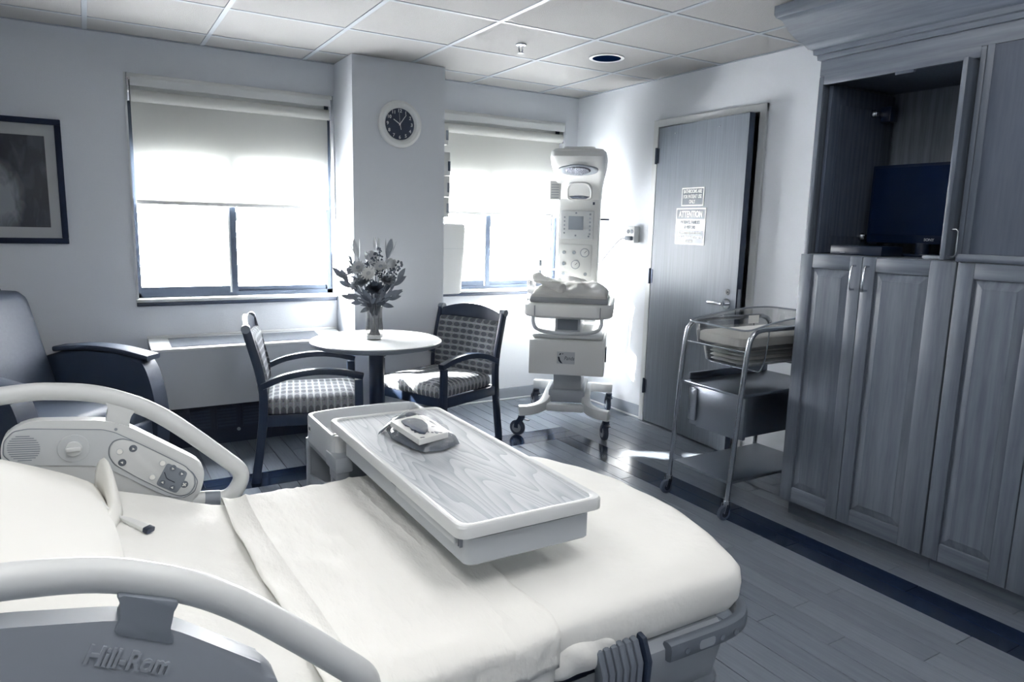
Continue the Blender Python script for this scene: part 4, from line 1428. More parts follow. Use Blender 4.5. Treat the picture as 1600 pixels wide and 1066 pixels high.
# crumpled sheet gathers at the junction, hanging below the near side
gt = B(off)
gt.ball((0.755, YN+0.012, 0.540), 1.0, 4, (0.10, 0.022, 0.040))
for v in gt.bm.verts:
    v.co.y += 0.004*math.sin(v.co.x*70 + v.co.z*60)
gt.noise(0.003, 16, 4)
gt.obj('sheet_gather', LINEN, bed)
# side sheet hanging down on the near side
def hang(u, v):
    x = 0.10 + 0.585*u
    y = YN - 0.014 + 0.012*math.sin(u*26)*v + 0.02*v
    z = 0.60 - (0.34+0.03*math.sin(u*5))*v
    return (x, y, z)
B(off).grid(hang, 60, 8).obj('hanging_sheet', LINEN, bed, solid=0.003)
# foot deck, side cover, boot and bumper
B(off).loops([[(x, y, z) for x, y in rp([(0.70, YN+0.05), (1.20, YN+0.05), (1.27, -3.25), (1.29, -3.02), (1.27, -2.78), (1.20, YFm-0.05), (0.70, YFm-0.05)], 0.08, 5)] for z in (0.455, 0.508)]).obj('foot_deck', DARKP, bed)
def cov(x):
    return [(x, YN+0.05, 0.515), (x, YN+0.012, 0.512), (x, YN-0.006, 0.495), (x, YN-0.008, 0.47), (x, YN+0.02, 0.36), (x, YN+0.09, 0.30), (x, YN+0.12, 0.30), (x, YN+0.12, 0.515)]
B(off).loops([cov(0.90), cov(1.165)]).obj('foot_side_cover', MIDP, bed)
for k in range(6):
    x = 0.800+k*0.019
    B(off).sweep([(x, YN+0.05, 0.545), (x, YN+0.0, 0.535), (x, YN-0.016, 0.50), (x, YN-0.012, 0.42), (x, YN+0.0, 0.30)], rsec(0.018, 0.03, 0.008), up=(0, -1, 0.2)).obj('bellows_fold', mat('bellows', 0.42, rough=0.35), bed)
B(off).sweep([(0.915, YN+0.05, 0.545), (0.915, YN-0.004, 0.535), (0.915, YN-0.02, 0.50), (0.915, YN-0.014, 0.42), (0.915, YN+0.0, 0.30)], rsec(0.014, 0.034, 0.005), up=(0, -1, 0.2)).obj('bellows_rim', DARKP, bed)
bp_ = smooth_path([(0.985, YN-0.012, 0.492), (1.08, YN-0.014, 0.492), (1.18, YN-0.012, 0.492), (1.245, YN+0.01, 0.492), (1.285, YN+0.07, 0.492), (1.31, -3.30, 0.492), (1.325, -3.02, 0.492), (1.31, -2.74, 0.492), (1.27, -2.60, 0.492)], 4)
bu = B(off).sweep(bp_, rsec(0.030, 0.044, 0.012), up=(0, 0, 1)).obj('bumper', mat('bumper_grey', 0.40, rough=0.45), bed)
for x in (1.03, 1.14, 1.185):
    B(off).cyl((x, YN-0.026, 0.490), (x, YN-0.031, 0.490), 0.007, 12).obj('bumper_screw', STEEL, bu)
B(off).prism([(x, YN-0.0275, z) for x, z in rp([(1.068, 0.480), (1.118, 0.480), (1.118, 0.502), (1.068, 0.502)], 0.009, 4)], (0, -0.002, 0)).obj('bumper_badge', MATS['badge_silver'], bu, smooth=False)

# ---- side rails
def rail(y, sgn, label, near):
    """y: rail centre plane; sgn: direction of the camera-side face (-1)"""
    pts = [(-0.272, 0.84), (-0.266, 0.867), (-0.245, 0.891), (-0.204, 0.905), (-0.123, 0.897), (-0.05, 0.888), (0.009, 0.863), (0.094, 0.801), (0.157, 0.755), (0.179, 0.735), (0.184, 0.708), (0.180, 0.682), (0.165, 0.635), (0.02, 0.560), (-0.272, 0.560)]
    if near:
        pts = [(-0.42, 0.905), (-0.36, 0.930), (-0.18, 0.926), (-0.05, 0.900), (0.012, 0.868), (0.135, 0.772), (0.155, 0.70), (0.14, 0.64), (0.02, 0.560), (-0.42, 0.560)]
    pl = rp(pts, 0.02, 3)
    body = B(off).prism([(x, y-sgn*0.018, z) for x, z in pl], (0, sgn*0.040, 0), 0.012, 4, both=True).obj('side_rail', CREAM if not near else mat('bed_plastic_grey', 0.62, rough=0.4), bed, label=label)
    # grab bar arching over the panel
    gb = smooth_path([(x, y, z) for x, z in ((-0.60, 0.86), (-0.50, 0.925), (-0.40, 0.955), (-0.30, 0.967), (-0.205, 0.974), (-0.144, 0.970), (-0.081, 0.960), (-0.026, 0.942), (0.043, 0.908), (0.104, 0.864), (0.17, 0.804), (0.244, 0.732), (0.276, 0.698), (0.284, 0.671), (0.273, 0.643), (0.252, 0.622), (0.222, 0.616), (0.15, 0.628))], 4)
    sec = [(0.023*math.cos(a), 0.021*math.sin(a)) for a in [2*PI*k/16 for k in range(16)]]
    B(off).sweep(gb, sec, up=(0, 1, 0)).obj('grab_bar', CREAM, body)
    # strut
    st = [(-0.062, 0.958), (-0.036, 0.925), (-0.048, 0.880), (0.012, 0.845), (0.006, 0.880), (0.030, 0.912)]
    if near:
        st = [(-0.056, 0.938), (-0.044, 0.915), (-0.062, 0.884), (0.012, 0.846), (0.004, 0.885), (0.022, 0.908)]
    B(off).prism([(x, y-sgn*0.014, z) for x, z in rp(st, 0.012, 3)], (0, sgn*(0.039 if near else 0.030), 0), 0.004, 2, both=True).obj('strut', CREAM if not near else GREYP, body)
    B(off).sweep([(0.182, y, 0.620), (0.222, y, 0.615)], [(0.024*math.cos(2*PI*k/16), 0.026*math.sin(2*PI*k/16)) for k in range(16)]).obj('grip_sleeve', GREYP, body)
    return body
yf_ = -2.47
rf = rail(yf_, -1, 'far side rail with speaker, knob and control pad facing the camera', False)
fy = yf_-0.022            # camera-side face of the far rail
def fp(pxs, y=fy):
    return [(p.x, p.z) for p in (px(a, b, 'y', y) for a, b in pxs)]
# raised inset face
inset = fp([(6, 712), (8, 690), (22, 675), (45, 671), (160, 672), (178, 676), (205, 688), (262, 716), (300, 738), (308, 752), (303, 768), (288, 777), (264, 776), (240, 766), (200, 746), (170, 732), (140, 727), (40, 727), (20, 723)])
B(off).prism([(x, fy, z) for x, z in rp(inset, 0.006, 2)], (0, -0.004, 0), 0.0025, 2).obj('inset_face', CREAM2, rf)
pad = fp([(172, 700), (178, 690), (192, 686), (210, 690), (250, 709), (288, 728), (302, 742), (303, 757), (294, 770), (280, 774), (262, 768), (215, 745), (180, 725), (172, 713)])
B(off).prism([(x, fy-0.004, z) for x, z in rp(pad, 0.008, 3)], (0, -0.003, 0), 0.002, 2).obj('control_pad', CREAM, rf)
for nm_, ol_, dy_, g_ in (('pad_groove', pad, 0.0045, 1.03), ('inset_groove', inset, 0.0005, 1.01)):
    q_ = rp(ol_, 0.008, 3)
    mx_, mz_ = sum(a for a, b in q_)/len(q_), sum(b for a, b in q_)/len(q_)
    ring_ = [V((mx_+(a-mx_)*g_, fy-dy_, mz_+(b-mz_)*g_)) for a, b in q_]
    B(off).tube(ring_+[ring_[0]], 0.0011, 6, up=(0, 1, 0)).obj(nm_, GREYP, rf)
dk_ = fp([(261, 722), (293, 737), (285, 756), (275, 770), (243, 756)])
B(off).prism([(x, fy-0.0071, z) for x, z in rp(dk_, 0.008, 3)], (0, -0.0008, 0)).obj('keypad_field', GREYP, rf, smooth=False)
BT = mat('button_white', 0.97, rough=0.3)
BTD = mat('button_ring', 0.42, rough=0.4)
def button(pxx, pyy, r, mark, y=fy-0.0072, m=BT):
    c = px(pxx, pyy, 'y', y)
    b_ = B(off).cyl((c.x, y, c.z), (c.x, y-0.0022, c.z), r, 18, r*0.9).obj('button', BTD if mark else m, rf)
    if mark == 'tri_up' or mark == 'tri_dn':
        s = 1 if mark == 'tri_up' else -1
        tp = [(-0.5, -0.42*s), (0.5, -0.42*s), (0, 0.55*s)]
        tp = [(0.62*a-0.22*b_2, 0.62*b_2+0.10*a) for a, b_2 in tp]
        B(off).prism([(c.x+r*1.3*a, y-0.0022, c.z+r*1.3*b_2) for a, b_2 in tp], (0, -0.0006, 0)).obj('arrow_mark', BT, rf, smooth=False)
    elif mark == 'plus':
        for rot in (0.5, 0.5+PI/2):
            d_, s_ = V((math.cos(rot), 0, math.sin(rot))), V((-math.sin(rot), 0, math.cos(rot)))
            B(off).prism([V((c.x, y-0.0022, c.z))+d_*a*r+s_*b_2*r for a, b_2 in ((-0.7, -0.2), (0.7, -0.2), (0.7, 0.2), (-0.7, 0.2))], (0, -0.0006, 0)).obj('cross_mark', BT, rf, smooth=False)
    B(off).lathe([(r*1.0, 0.0005), (r*1.25, 0.0005), (r*1.25, -0.0006), (r*1.0, -0.0006)], c=(c.x, y, c.z), axis='y', n=20).obj('button_ring', BTD if mark else CREAM2, rf)
for bx_, by_, r_, mk in ((208, 701, 0.0078, 'tri_up'), (187, 706, 0.0072, None), (191, 723, 0.0078, 'tri_dn'), (254, 724, 0.0072, None), (238, 746, 0.0072, None),
                         (270, 732, 0.0078, 'tri_up'), (284, 740, 0.0078, 'tri_up'), (254, 754, 0.0078, 'tri_dn'), (269, 762, 0.0078, 'tri_dn'), (288, 757, 0.008, 'plus')):
    button(bx_, by_, r_, mk)
# tiny bed pictogram
pa = [px(a, b, 'y', fy-0.0085) for a, b in ((257, 738), (260, 747), (264, 750), (273, 754))]
B(off).tube(pa, 0.0011, 6).obj('bed_pictogram', BLACK, rf)
# speaker grille slots
sc_ = px(37, 701, 'y', fy-0.004)
for k in range(12):
    z = sc_.z + (k-5.5)*0.0056
    hw_ = math.sqrt(max(0, 0.034**2-(z-sc_.z)**2))
    B(off).box((sc_.x, fy-0.0042, z), (2*hw_, 0.001, 0.0018), rot=Matrix.Rotation(0.10, 3, 'Y')).obj('speaker_slot', mat('slot_grey', 0.5, rough=0.6), rf, smooth=False)
kc = px(115, 701, 'y', fy-0.006)
B(off).lathe([(0.001, 0), (0.036, 0), (0.035, -0.0025), (0.001, -0.003)], c=(kc.x, fy-0.004, kc.z), axis='y', n=36).obj('knob_dish', CREAM2, rf)
B(off).lathe([(0.001, 0), (0.019, 0), (0.018, -0.008), (0.001, -0.009)], c=(kc.x, fy-0.0068, kc.z), axis='y', n=28).obj('knob', CREAM, rf)
B(off).bb(kc.x-0.0165, kc.x+0.0165, fy-0.024, fy-0.015, kc.z-0.005, kc.z+0.006, 0.003).obj('knob_grip', CREAM, rf)
scw = px(181, 671, 'y', fy)
B(off).cyl((scw.x, fy, scw.z), (scw.x, fy-0.0015, scw.z), 0.004, 10).obj('screw', STEELB, rf)

yn_ = -3.555
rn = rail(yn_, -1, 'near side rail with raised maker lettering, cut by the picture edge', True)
ny = yn_-0.022
ta, tb = px(128, 1022, 'y', ny), px(272, 1042, 'y', ny)
td = (tb-ta).normalized()
tu = V((-td.z, 0, td.x))
RAILG = MATS['bed_plastic_grey']
me_l = text('raised_lettering', 'Hill-Rom', 0.036, RAILG, rn, (ta+tb)*0.5-off+V((0, -0.001, 0)), td, tu, bold=0.0008, extrude=0.0022, sx=(tb-ta).length/0.140)
pn = [(-0.205, 0.79), (-0.16, 0.826), (-0.11, 0.828), (-0.02, 0.790), (0.045, 0.752), (0.065, 0.72), (0.04, 0.70), (-0.205, 0.70)]
B(off).prism([(x, ny, z) for x, z in rp(pn, 0.02, 4)], (0, -0.003, 0), 0.0015, 2).obj('outer_control_pad', GREYP, rn)
pk = [(-0.125, 0.783), (-0.10, 0.806), (-0.055, 0.792), (0.0, 0.764), (0.0, 0.735), (-0.125, 0.745)]
for (x0, x1, z0) in ((-0.150, -0.112, 0.772), (-0.106, -0.074, 0.762), (-0.068, -0.010, 0.735)):
    B(off).prism([(x, ny-0.003, z) for x, z in rp([(x0, z0), (x1, z0-0.012), (x1, z0+0.026), (x0, z0+0.038)], 0.008, 3)], (0, -0.001, 0)).obj('outer_key', DARKP, rn, smooth=False)
    B(off).cyl(((x0+x1)/2, ny-0.004, z0+0.012), ((x0+x1)/2, ny-0.006, z0+0.012), 0.008, 16).obj('outer_button', MIDP, rn)

# ---- pillow on the raised head end
def pillow_pt(cx, cy, rz, L, Wd, h, u, v, top):
    su, sv = 2*u-1, 2*v-1
    e = (1-abs(su)**2.6)*(1-abs(sv)**2.6)
    x = su*L/2*(1-0.06*(sv*sv))
    y = sv*Wd/2*(1-0.06*(su*su))
    X = cx + x*math.cos(rz)-y*math.sin(rz)
    Y = cy + x*math.sin(rz)+y*math.cos(rz)
    zb = mz(X)+0.004
    zz = zb + (h*max(0, e)**0.45 + 0.010 if top else 0.0)
    if top:
        zz += 0.006*noise.noise(V((X*14, Y*14, 0)))*e
    return (X, Y, zz)
pil = B((-0.40, -2.98, mz(-0.40)))
pil.grid(lambda u, v: pillow_pt(-0.385, -2.985, 0.05, 0.70, 0.80, 0.085, u, v, True), 34, 34)
pil.grid(lambda u, v: pillow_pt(-0.385, -2.985, 0.05, 0.70, 0.80, 0.085, u, v, False), 34, 34)
bmesh.ops.remove_doubles(pil.bm, verts=pil.bm.verts, dist=0.0001)
po = pil.obj('pillow', PILLOWM, None, label='white pillow in a loose case at the head of the bed', cat='pillow')
po.location = (-0.40, -2.98, mz(-0.40))
# open end flap of the case
def flap(u, v):
    y = -2.60 - 0.66*v
    h = 0.078*math.exp(-((v-0.06)/0.10)**2) + 0.022
    x = -0.060 + 0.03*u + 0.02*math.sin(v*9)
    return (x - 0.02*(1-v), y, mz(x)+0.008 + h*math.sin(u*PI)**0.6)
B((-0.40, -2.98, mz(-0.40))).grid(flap, 10, 40).obj('case_hem', PILLOWM, po, solid=0.003)

# ---- disposable pad spread over the middle of the bed
def padz(x, y):
    e = 0.0
    z = mz(x) + 0.010
    d1, d2 = (YN+0.03)-y, y-(YFm-0.03)
    for d_ in (d1, d2):
        if d_ > 0:
            z -= min(0.16, d_*d_*9 if d_ < 0.06 else 0.0324+(d_-0.06)*1.05)
    return z
def padf(u, v):
    x = 0.225 + 0.455*u + 0.012*math.sin(v*5+1)
    y = -3.585 + (1.10)*v
    z = padz(x, y)
    yy = max(y, YN-0.018)+0.2*min(0, y-(YN-0.018))*0.1
    yy = min(yy, YFm+0.016)
    n_ = noise.noise(V((x*9, y*6, 1.3)))*0.004 + abs(noise.noise(V((x*16+3, y*5, 4.1))))*0.006 + 0.005*(1-abs(noise.noise(V((x*6+y*3, y*7-x*2, 8.0))))*3)**2*0.6
    edge = max(0, 1-min(u, 1-u)*14)
    fold = 0.006*math.exp(-((u-0.14)/0.012)**2) + 0.005*math.exp(-((u-0.80)/0.015)**2) + 0.004*math.exp(-((u-0.46)/0.01)**2)
    wob = 0.014*math.sin(x*38+1)*max(0, (YN+0.06)-y)*4 if y < YN+0.06 else 0
    return (x, yy+wob*0.4, z + n_ + fold + 0.004*edge*(1+math.sin(v*23)))
bpad = B((0.45, -3.02, 0.63))
bpad.grid(padf, 44, 90)
pdo = bpad.obj('bed_pad', PADM, None, label='white disposable pad spread across the middle of the bed', cat='bed pad', solid=0.003)
pdo.location = (0.45, -3.02, 0.63)

# ---- call-cord plug lying on the sheet
pa_, pb_ = px(188, 808, 'z', mz(-0.02)+0.014), px(236, 829, 'z', mz(0.03)+0.012)
pt = thing('cord_plug', (pa_+pb_)*0.5, 0, 'slim white cord plug with a dark tip lying beside the pillow', 'plug')
o_ = V(pt.location)
dv = (pb_-pa_)
B(o_).sweep([pa_, pa_+dv*0.25, pa_+dv*0.85], rsec(0.022, 0.012, 0.004), up=(0, 0, 1), scales=[0.35, 0.75, 1.0]).obj('plug_body', WHITE, pt)
B(o_).sweep([pa_+dv*0.85, pb_], rsec(0.022, 0.012, 0.003), up=(0, 0, 1)).obj('plug_tip', DARKP, pt)
pc = px(150, 790, 'z', mz(-0.08)+0.09)
B(o_).tube(smooth_path([pa_+dv*0.02, pa_+V((-0.02, 0.008, 0.018)), pa_+V((-0.05, 0.025, 0.05)), pa_+V((-0.10, 0.05, 0.075))], 4), 0.003, 8).obj('cord', WHITE, pt)

# ================================================================ BEDSIDE CABINET WITH SWING-OUT TABLE
bc = thing('bedside_table', (0.755, -2.25, 0), 0, 'grey bedside cabinet with a wood-grain tray table swung over the bed', 'bedside table')
off = bc.location
X0, X1, Y0, Y1 = 0.560, 0.965, -2.440, -2.125
ZT = 0.748
B(off).bb(X0, X0+0.014, Y1-0.018, Y1, 0.06, ZT-0.09, 0.002).obj('corner_post', MIDP, bc)
B(off).bb(X0, X0+0.014, Y0, Y0+0.018, 0.06, ZT-0.09, 0.002).obj('corner_post', MIDP, bc)
B(off).bb(X0+0.014, X1, Y1-0.014, Y1, 0.06, ZT-0.09).obj('back_panel', MIDP, bc, smooth=False)
B(off).bb(X1-0.014, X1, Y0, Y1-0.014, 0.06, ZT-0.09).obj('side_panel', MIDP, bc, smooth=False)
for z in (0.07, 0.47, 0.635):
    B(off).bb(X0+0.006, X1-0.014, Y0+0.006, Y1-0.014, z, z+0.016).obj('shelf', MIDP, bc, smooth=False)
B(off).prism([(X0+0.004, Y1-0.03, 0.50), (X0+0.004, Y0+0.02, 0.50), (X0+0.004, Y0+0.02, 0.57), (X0+0.004, Y1-0.03, 0.53)], (0.008, 0, 0)).obj('guard_lip', MIDP, bc, smooth=False)
for x in (X0+0.04, X1-0.04):
    for y in (Y0+0.04, Y1-0.04):
        B(off).cyl((x-0.012, y, 0.032), (x+0.012, y, 0.032), 0.032, 18).bb(x-0.016, x+0.016, y-0.012, y+0.012, 0.03, 0.07, 0.003).obj('caster', RUB, bc)
# top tray with rounded back
def tray_ring(i, z):
    p = [(X0+i, Y0+i), (X1-i, Y0+i), (X1-i, Y1-0.01-i), ((X0+X1)/2+0.10, Y1+0.012-i), ((X0+X1)/2-0.10, Y1+0.012-i), (X0+i, Y1-0.01-i)]
    return [(x, y, z) for x, y in rp(p, [0.015, 0.015, 0.03, 0.1, 0.1, 0.03], 5)]
B(off).loops([tray_ring(0.0, ZT-0.092), tray_ring(0.0, ZT-0.006), tray_ring(0.003, ZT), tray_ring(0.012, ZT), tray_ring(0.016, ZT-0.006), tray_ring(0.018, ZT-0.06)]).obj('top_tray', mat('tray_plastic', 0.78, rough=0.4), bc)
B(off).bb(X0-0.001, X0+0.001, Y1-0.075, Y1-0.045, ZT-0.055, ZT-0.03).obj('tray_label', WHITE, bc, smooth=False)
B(off).bb(X0-0.0018, X0-0.0008, Y1-0.068, Y1-0.052, ZT-0.048, ZT-0.037).obj('label_mark', DARKP, bc, smooth=False)
# hinge block carrying the table
B(off).bb(X0-0.006, X0+0.05, Y0-0.06, Y0+0.05, ZT-0.105, ZT-0.055, 0.006).obj('hinge_block', MIDP, bc)
B(off).cyl((X0+0.03, Y0+0.01, ZT-0.07), (X0+0.03, Y0+0.01, ZT+0.0), 0.022, 18).obj('pivot', WHITE2, bc)
B(off).bb(X0+0.0, X0+0.04, Y0-0.05, Y0+0.03, ZT-0.135, ZT-0.105, 0.004).obj('release_catch', MIDP, bc)
# swing-out top
TX0, TX1, TY0, TY1 = 0.556, 0.930, -3.340, -2.425
ty = B(off).loops([[(x, y, z) for x, y in rp([(TX0+i, TY0+i), (TX1-i, TY0+i), (TX1-i, TY1-i), (TX0+i, TY1-i)], 0.03, 5)] for z, i in ((0.772, 0.006), (0.774, 0.0), (0.796, 0.0), (0.801, 0.003), (0.802, 0.010), (0.800, 0.016), (0.796, 0.018))]).obj('table_rim', CREAM, bc)
lam = B((0.743, -2.88, 0.796)).loops([[(x, y, z) for x, y in rp([(TX0+0.016, TY0+0.016), (TX1-0.016, TY0+0.016), (TX1-0.016, TY1-0.016), (TX0+0.016, TY1-0.016)], 0.016, 4)] for z in (0.794, 0.7975)]).obj('laminate_top', laminate(), ty, smooth=False)
lam.location = V((0.743, -2.88, 0.796))-off
# drawer body under the top
B(off).loops([[(x, y, z) for x, y in rp([(0.580+i, -3.325+i), (0.895-i, -3.325+i), (0.895-i, -2.52), (0.580+i, -2.52)], [0.025, 0.006, 0.006, 0.006], 5)] for z, i in ((0.700, 0.012), (0.703, 0.004), (0.708, 0.0), (0.764, 0.0))]).obj('drawer_body', mat('drawer_plastic', 0.72, rough=0.42), bc)
B(off).bb(0.566, 0.91, -3.30, -2.50, 0.7645, 0.772).obj('slide_plate', GREYP, bc, smooth=False)
B(off).bb(0.568, 0.582, -3.29, -2.96, 0.744, 0.763, 0.003).obj('drawer_pull', MATS['tray_plastic'], bc)
B(off).bb(0.5775, 0.5795, -2.955, -2.905, 0.750, 0.760).obj('slide_slot', DARKP, bc, smooth=False)
for y in (-3.305, -3.297):
    B(off).bb(0.574, 0.586, y-0.002, y+0.002, 0.742, 0.764).obj('pull_rib', GREYP, bc, smooth=False)

# ---- wrapped packet on the table
wp_ = thing('wrapped_packet', (0.735, -2.71, 0.7975), 0, 'crumpled clear bag holding a white box with a dark patch on the tray table', 'packet')
o_ = V(wp_.location)
zt_ = 0.7975
def tp(a, b, dz=0.0):
    p = px(a, b, 'z', zt_+dz)
    return V((p.x, p.y, zt_+dz))
# lower padded pouch outline (photo pixels on the table plane)
ol = [(604, 676), (612, 690), (640, 704), (662, 711), (692, 708), (719, 697), (712, 689), (690, 676), (668, 660), (640, 652), (612, 660)]
cen = sum((tp(a, b) for a, b in ol), V((0, 0, 0)))/len(ol)
def pouch(k, z):
    return [cen+(tp(a, b)-cen)*k+V((0, 0, z)) for a, b in ol]
pb2 = B(o_).loops([pouch(0.92, 0.005), pouch(1.0, 0.008), pouch(0.97, 0.016), pouch(0.88, 0.026), pouch(0.6, 0.030)])
pb2.noise(0.004, 45, 2)
pb2.obj('bag', film('bag_film', 0.45, 0.6, 0.18), wp_)
# white flat box inside
q = [tp(610, 666, 0.03), tp(655, 696, 0.03), tp(700, 684, 0.03), tp(652, 656, 0.03)]
B(o_).prism(q, (0, 0, 0.016), 0.002, 2).obj('box', WHITE, wp_)
for k in range(12):
    f = (k*0.37) % 1
    c = q[1].lerp(q[2], 0.15+0.75*f).lerp(q[0].lerp(q[3], 0.15+0.75*f), 0.04+0.34*((k*0.61) % 1)) + V((0, 0, 0.0162))
    B(o_).box(c, (0.012, 0.006, 0.0008), rot=Matrix.Rotation(k*1.1, 3, 'Z')).obj('print_mark', DARKP, wp_, smooth=False)
# dark shape printed on the box top
zb_ = 0.0465
dko = [(627, 659), (636, 656), (648, 655), (660, 658), (668, 665), (669, 673), (664, 679), (655, 678), (650, 674), (643, 673), (640, 668), (633, 666)]
rb = B(o_).prism([tp(a_, b_, zb_) for a_, b_ in dko], (0, 0, 0.004), 0.0015, 2)
rb.obj('dark_print', mat('packet_dark', 0.27, rough=0.75, bump=0.4, bscale=70), wp_)
# film drawn over the box, open and ragged at the edges
def drape(u, v):
    e0, e1 = tp(606, 672, 0.004), tp(664, 709, 0.004)
    f0, f1 = tp(648, 650, 0.004), tp(717, 696, 0.004)
    p = e0.lerp(e1, u).lerp(f0.lerp(f1, u), v)
    hgt = 0.050*min(1, math.sin(PI*v)*2.2)*min(1, 0.35+math.sin(PI*min(1, max(0, u)))*1.6)
    p.z = zt_ + 0.002 + hgt + 0.003*noise.noise(V((u*9, v*9, 1.0)))
    return p
B(o_).grid(drape, 26, 20).obj('clear_film', film('clear_film', 0.8, 0.16, 0.12), wp_)
rb = B(o_)
rb.ball(tp(640, 652, 0.03), 0.018, 2, (1, 1, 0.8)).noise(0.005, 60, 2)
rb.obj('gathered_neck', MATS['packet_dark'], wp_)
def fan(u, v):
    a, b = tp(640, 653, 0.034), tp(599, 671, 0.006)
    c = a.lerp(b, u)
    side = V((0.6, 0.8, 0))
    return c + side*(v-0.5)*(0.03+0.075*u) + V((0, 0, 0.005*math.sin(v*14)*u+0.012*math.sin(u*PI)))
B(o_).grid(fan, 10, 14).obj('bag_tail', film('bag_tail_film', 0.36, 0.85, 0.3), wp_, solid=0.001)

# ================================================================ INFANT WARMER
TH_ = math.radians(40)
iw = thing('infant_warmer', (2.875, -0.495, 0), -TH_, 'white infant warmer on casters with an overhead heater tower in the corner', 'infant warmer')
# local axes: x right, y back (away from the camera), z up
def caster(t, x, y, ang, r=0.055):
    c = B()
    R_ = Matrix.Rotation(ang, 3, 'Z')
    ax = R_@V((1, 0, 0))
    trail = R_@V((0, 0.03, 0))
    p = V((x, y, 0))+trail
    p.z = r
    c.lathe([(0.001, -0.014), (r*0.62, -0.014), (r*0.66, -0.016), (r*0.95, -0.014), (r, -0.006), (r, 0.006), (r*0.95, 0.014), (r*0.66, 0.016), (r*0.62, 0.014), (0.001, 0.014)], axis='x', n=26)
    bmesh.ops.rotate(c.bm, cent=(0, 0, 0), matrix=R_, verts=c.bm.verts)
    bmesh.ops.translate(c.bm, vec=p, verts=c.bm.verts)
    w = c.obj('caster', RUB, t)
    hb = B()
    hb.lathe([(0.001, -0.0172), (r*0.6, -0.0172), (r*0.6, 0.0172), (0.001, 0.0172)], axis='x', n=20)
    bmesh.ops.rotate(hb.bm, cent=(0, 0, 0), matrix=R_, verts=hb.bm.verts)
    bmesh.ops.translate(hb.bm, vec=p, verts=hb.bm.verts)
    hb.obj('hub', MIDP, w)
    fk = B()
    for s in (-1, 1):
        fk.sweep([V((x, y, r*2+0.018))+ax*s*0.021, p+V((0, 0, r*0.5))+ax*s*0.021, p+ax*s*0.021], rsec(0.03, 0.005, 0.002), up=ax)
    fk.cyl((x, y, r*2+0.010), (x, y, r*2+0.034), 0.024, 16)
    fk.obj('fork', DARKP, w)
    bl = B().sweep([V((x, y, r*2+0.012))-trail*0.4, V((x, y, r*2+0.006))-trail*1.9], rsec(0.028, 0.006, 0.002))
    bl.obj('brake_pedal', BLACK, w)
for x, y, a in ((-0.285, -0.40, 1.2), (0.285, -0.40, 0.35), (-0.285, 0.40, 0.5), (0.285, 0.40, 0.3)):
    caster(iw, x, y, a)
# H-shaped base: two side beams sweeping out to the casters
for s in (-1, 1):
    p = smooth_path([(s*0.300, -0.43, 0.185), (s*0.22, -0.40, 0.190), (s*0.150, -0.30, 0.205), (s*0.130, -0.12, 0.245), (s*0.130, 0.10, 0.245), (s*0.150, 0.28, 0.215), (s*0.22, 0.39, 0.190), (s*0.300, 0.42, 0.185)], 5)
    B().sweep(p, rsec(0.060, 0.068, 0.014), up=(0, 0, 1)).obj('base_beam', WHITE2, iw)
B().bb(-0.13, 0.13, -0.33, -0.26, 0.165, 0.215, 0.012).obj('base_bridge', WHITE2, iw)
B().bb(-0.125, 0.125, -0.24, 0.20, 0.21, 0.30, 0.015).obj('column_foot', MIDP, iw)
B().bb(-0.098, 0.098, -0.20, 0.12, 0.28, 0.45, 0.012).obj('column', mat('warmer_grey', 0.76, rough=0.4), iw)
# drawer box
bxw = B().bb(-0.252, 0.252, -0.36, 0.28, 0.428, 0.668, 0.010).obj('storage_box', mat('warmer_box', 0.93, rough=0.4), iw)
B().bb(-0.250, 0.250, -0.368, -0.361, 0.432, 0.664, 0.003).obj('drawer_front', MATS['warmer_box'], bxw)
# logo label: pale plate, dark shapes, script word
B().bb(-0.062, 0.058, -0.3692, -0.3682, 0.508, 0.590).obj('label_plate', MATS['tray_plastic'], bxw, smooth=False)
for pts in ([(-0.055, 0.535), (-0.050, 0.510), (-0.036, 0.495), (-0.022, 0.492), (-0.030, 0.503), (-0.040, 0.518), (-0.043, 0.532), (-0.050, 0.540)],
            [(-0.047, 0.553), (-0.040, 0.562), (-0.034, 0.562), (-0.036, 0.553), (-0.043, 0.548)],
            [(-0.030, 0.559), (-0.020, 0.562), (-0.018, 0.557), (-0.028, 0.555)]):
    B().prism([(x, -0.3693, z+0.018) for x, z in pts], (0, -0.0006, 0)).obj('label_mark', BLACK, bxw, smooth=False)
text('label_script', 'Panda', 0.036, mat('script_grey', 0.3, rough=0.5), bxw, (0.020, -0.3696, 0.546), (1, 0, 0), (0, 0, 1), shear=0.3, sx=0.8)
B().bb(0.2525, 0.262, -0.20, -0.12, 0.50, 0.60, 0.004).obj('side_latch', DARKP, bxw)
B().bb(-0.24, 0.24, -0.33, 0.26, 0.668, 0.700, 0.02).obj('box_lid', WHITE2, bxw)
# x-ray tray housing and pull handle under the platform
B().bb(-0.085, 0.085, -0.34, 0.10, 0.70, 0.82, 0.006).obj('lift_housing', MATS['warmer_grey'], iw)
B().bb(-0.068, 0.068, -0.346, -0.3401, 0.735, 0.805, 0.006).obj('lift_face', GREYP, iw)
B().tube(smooth_path([(-0.225, -0.40, 0.825), (-0.222, -0.405, 0.778), (-0.19, -0.42, 0.742), (-0.08, -0.435, 0.724), (0.08, -0.435, 0.724), (0.19, -0.42, 0.742), (0.222, -0.405, 0.778), (0.225, -0.40, 0.825)], 5), 0.012, 12).obj('pull_handle', MATS['warmer_grey'], iw)
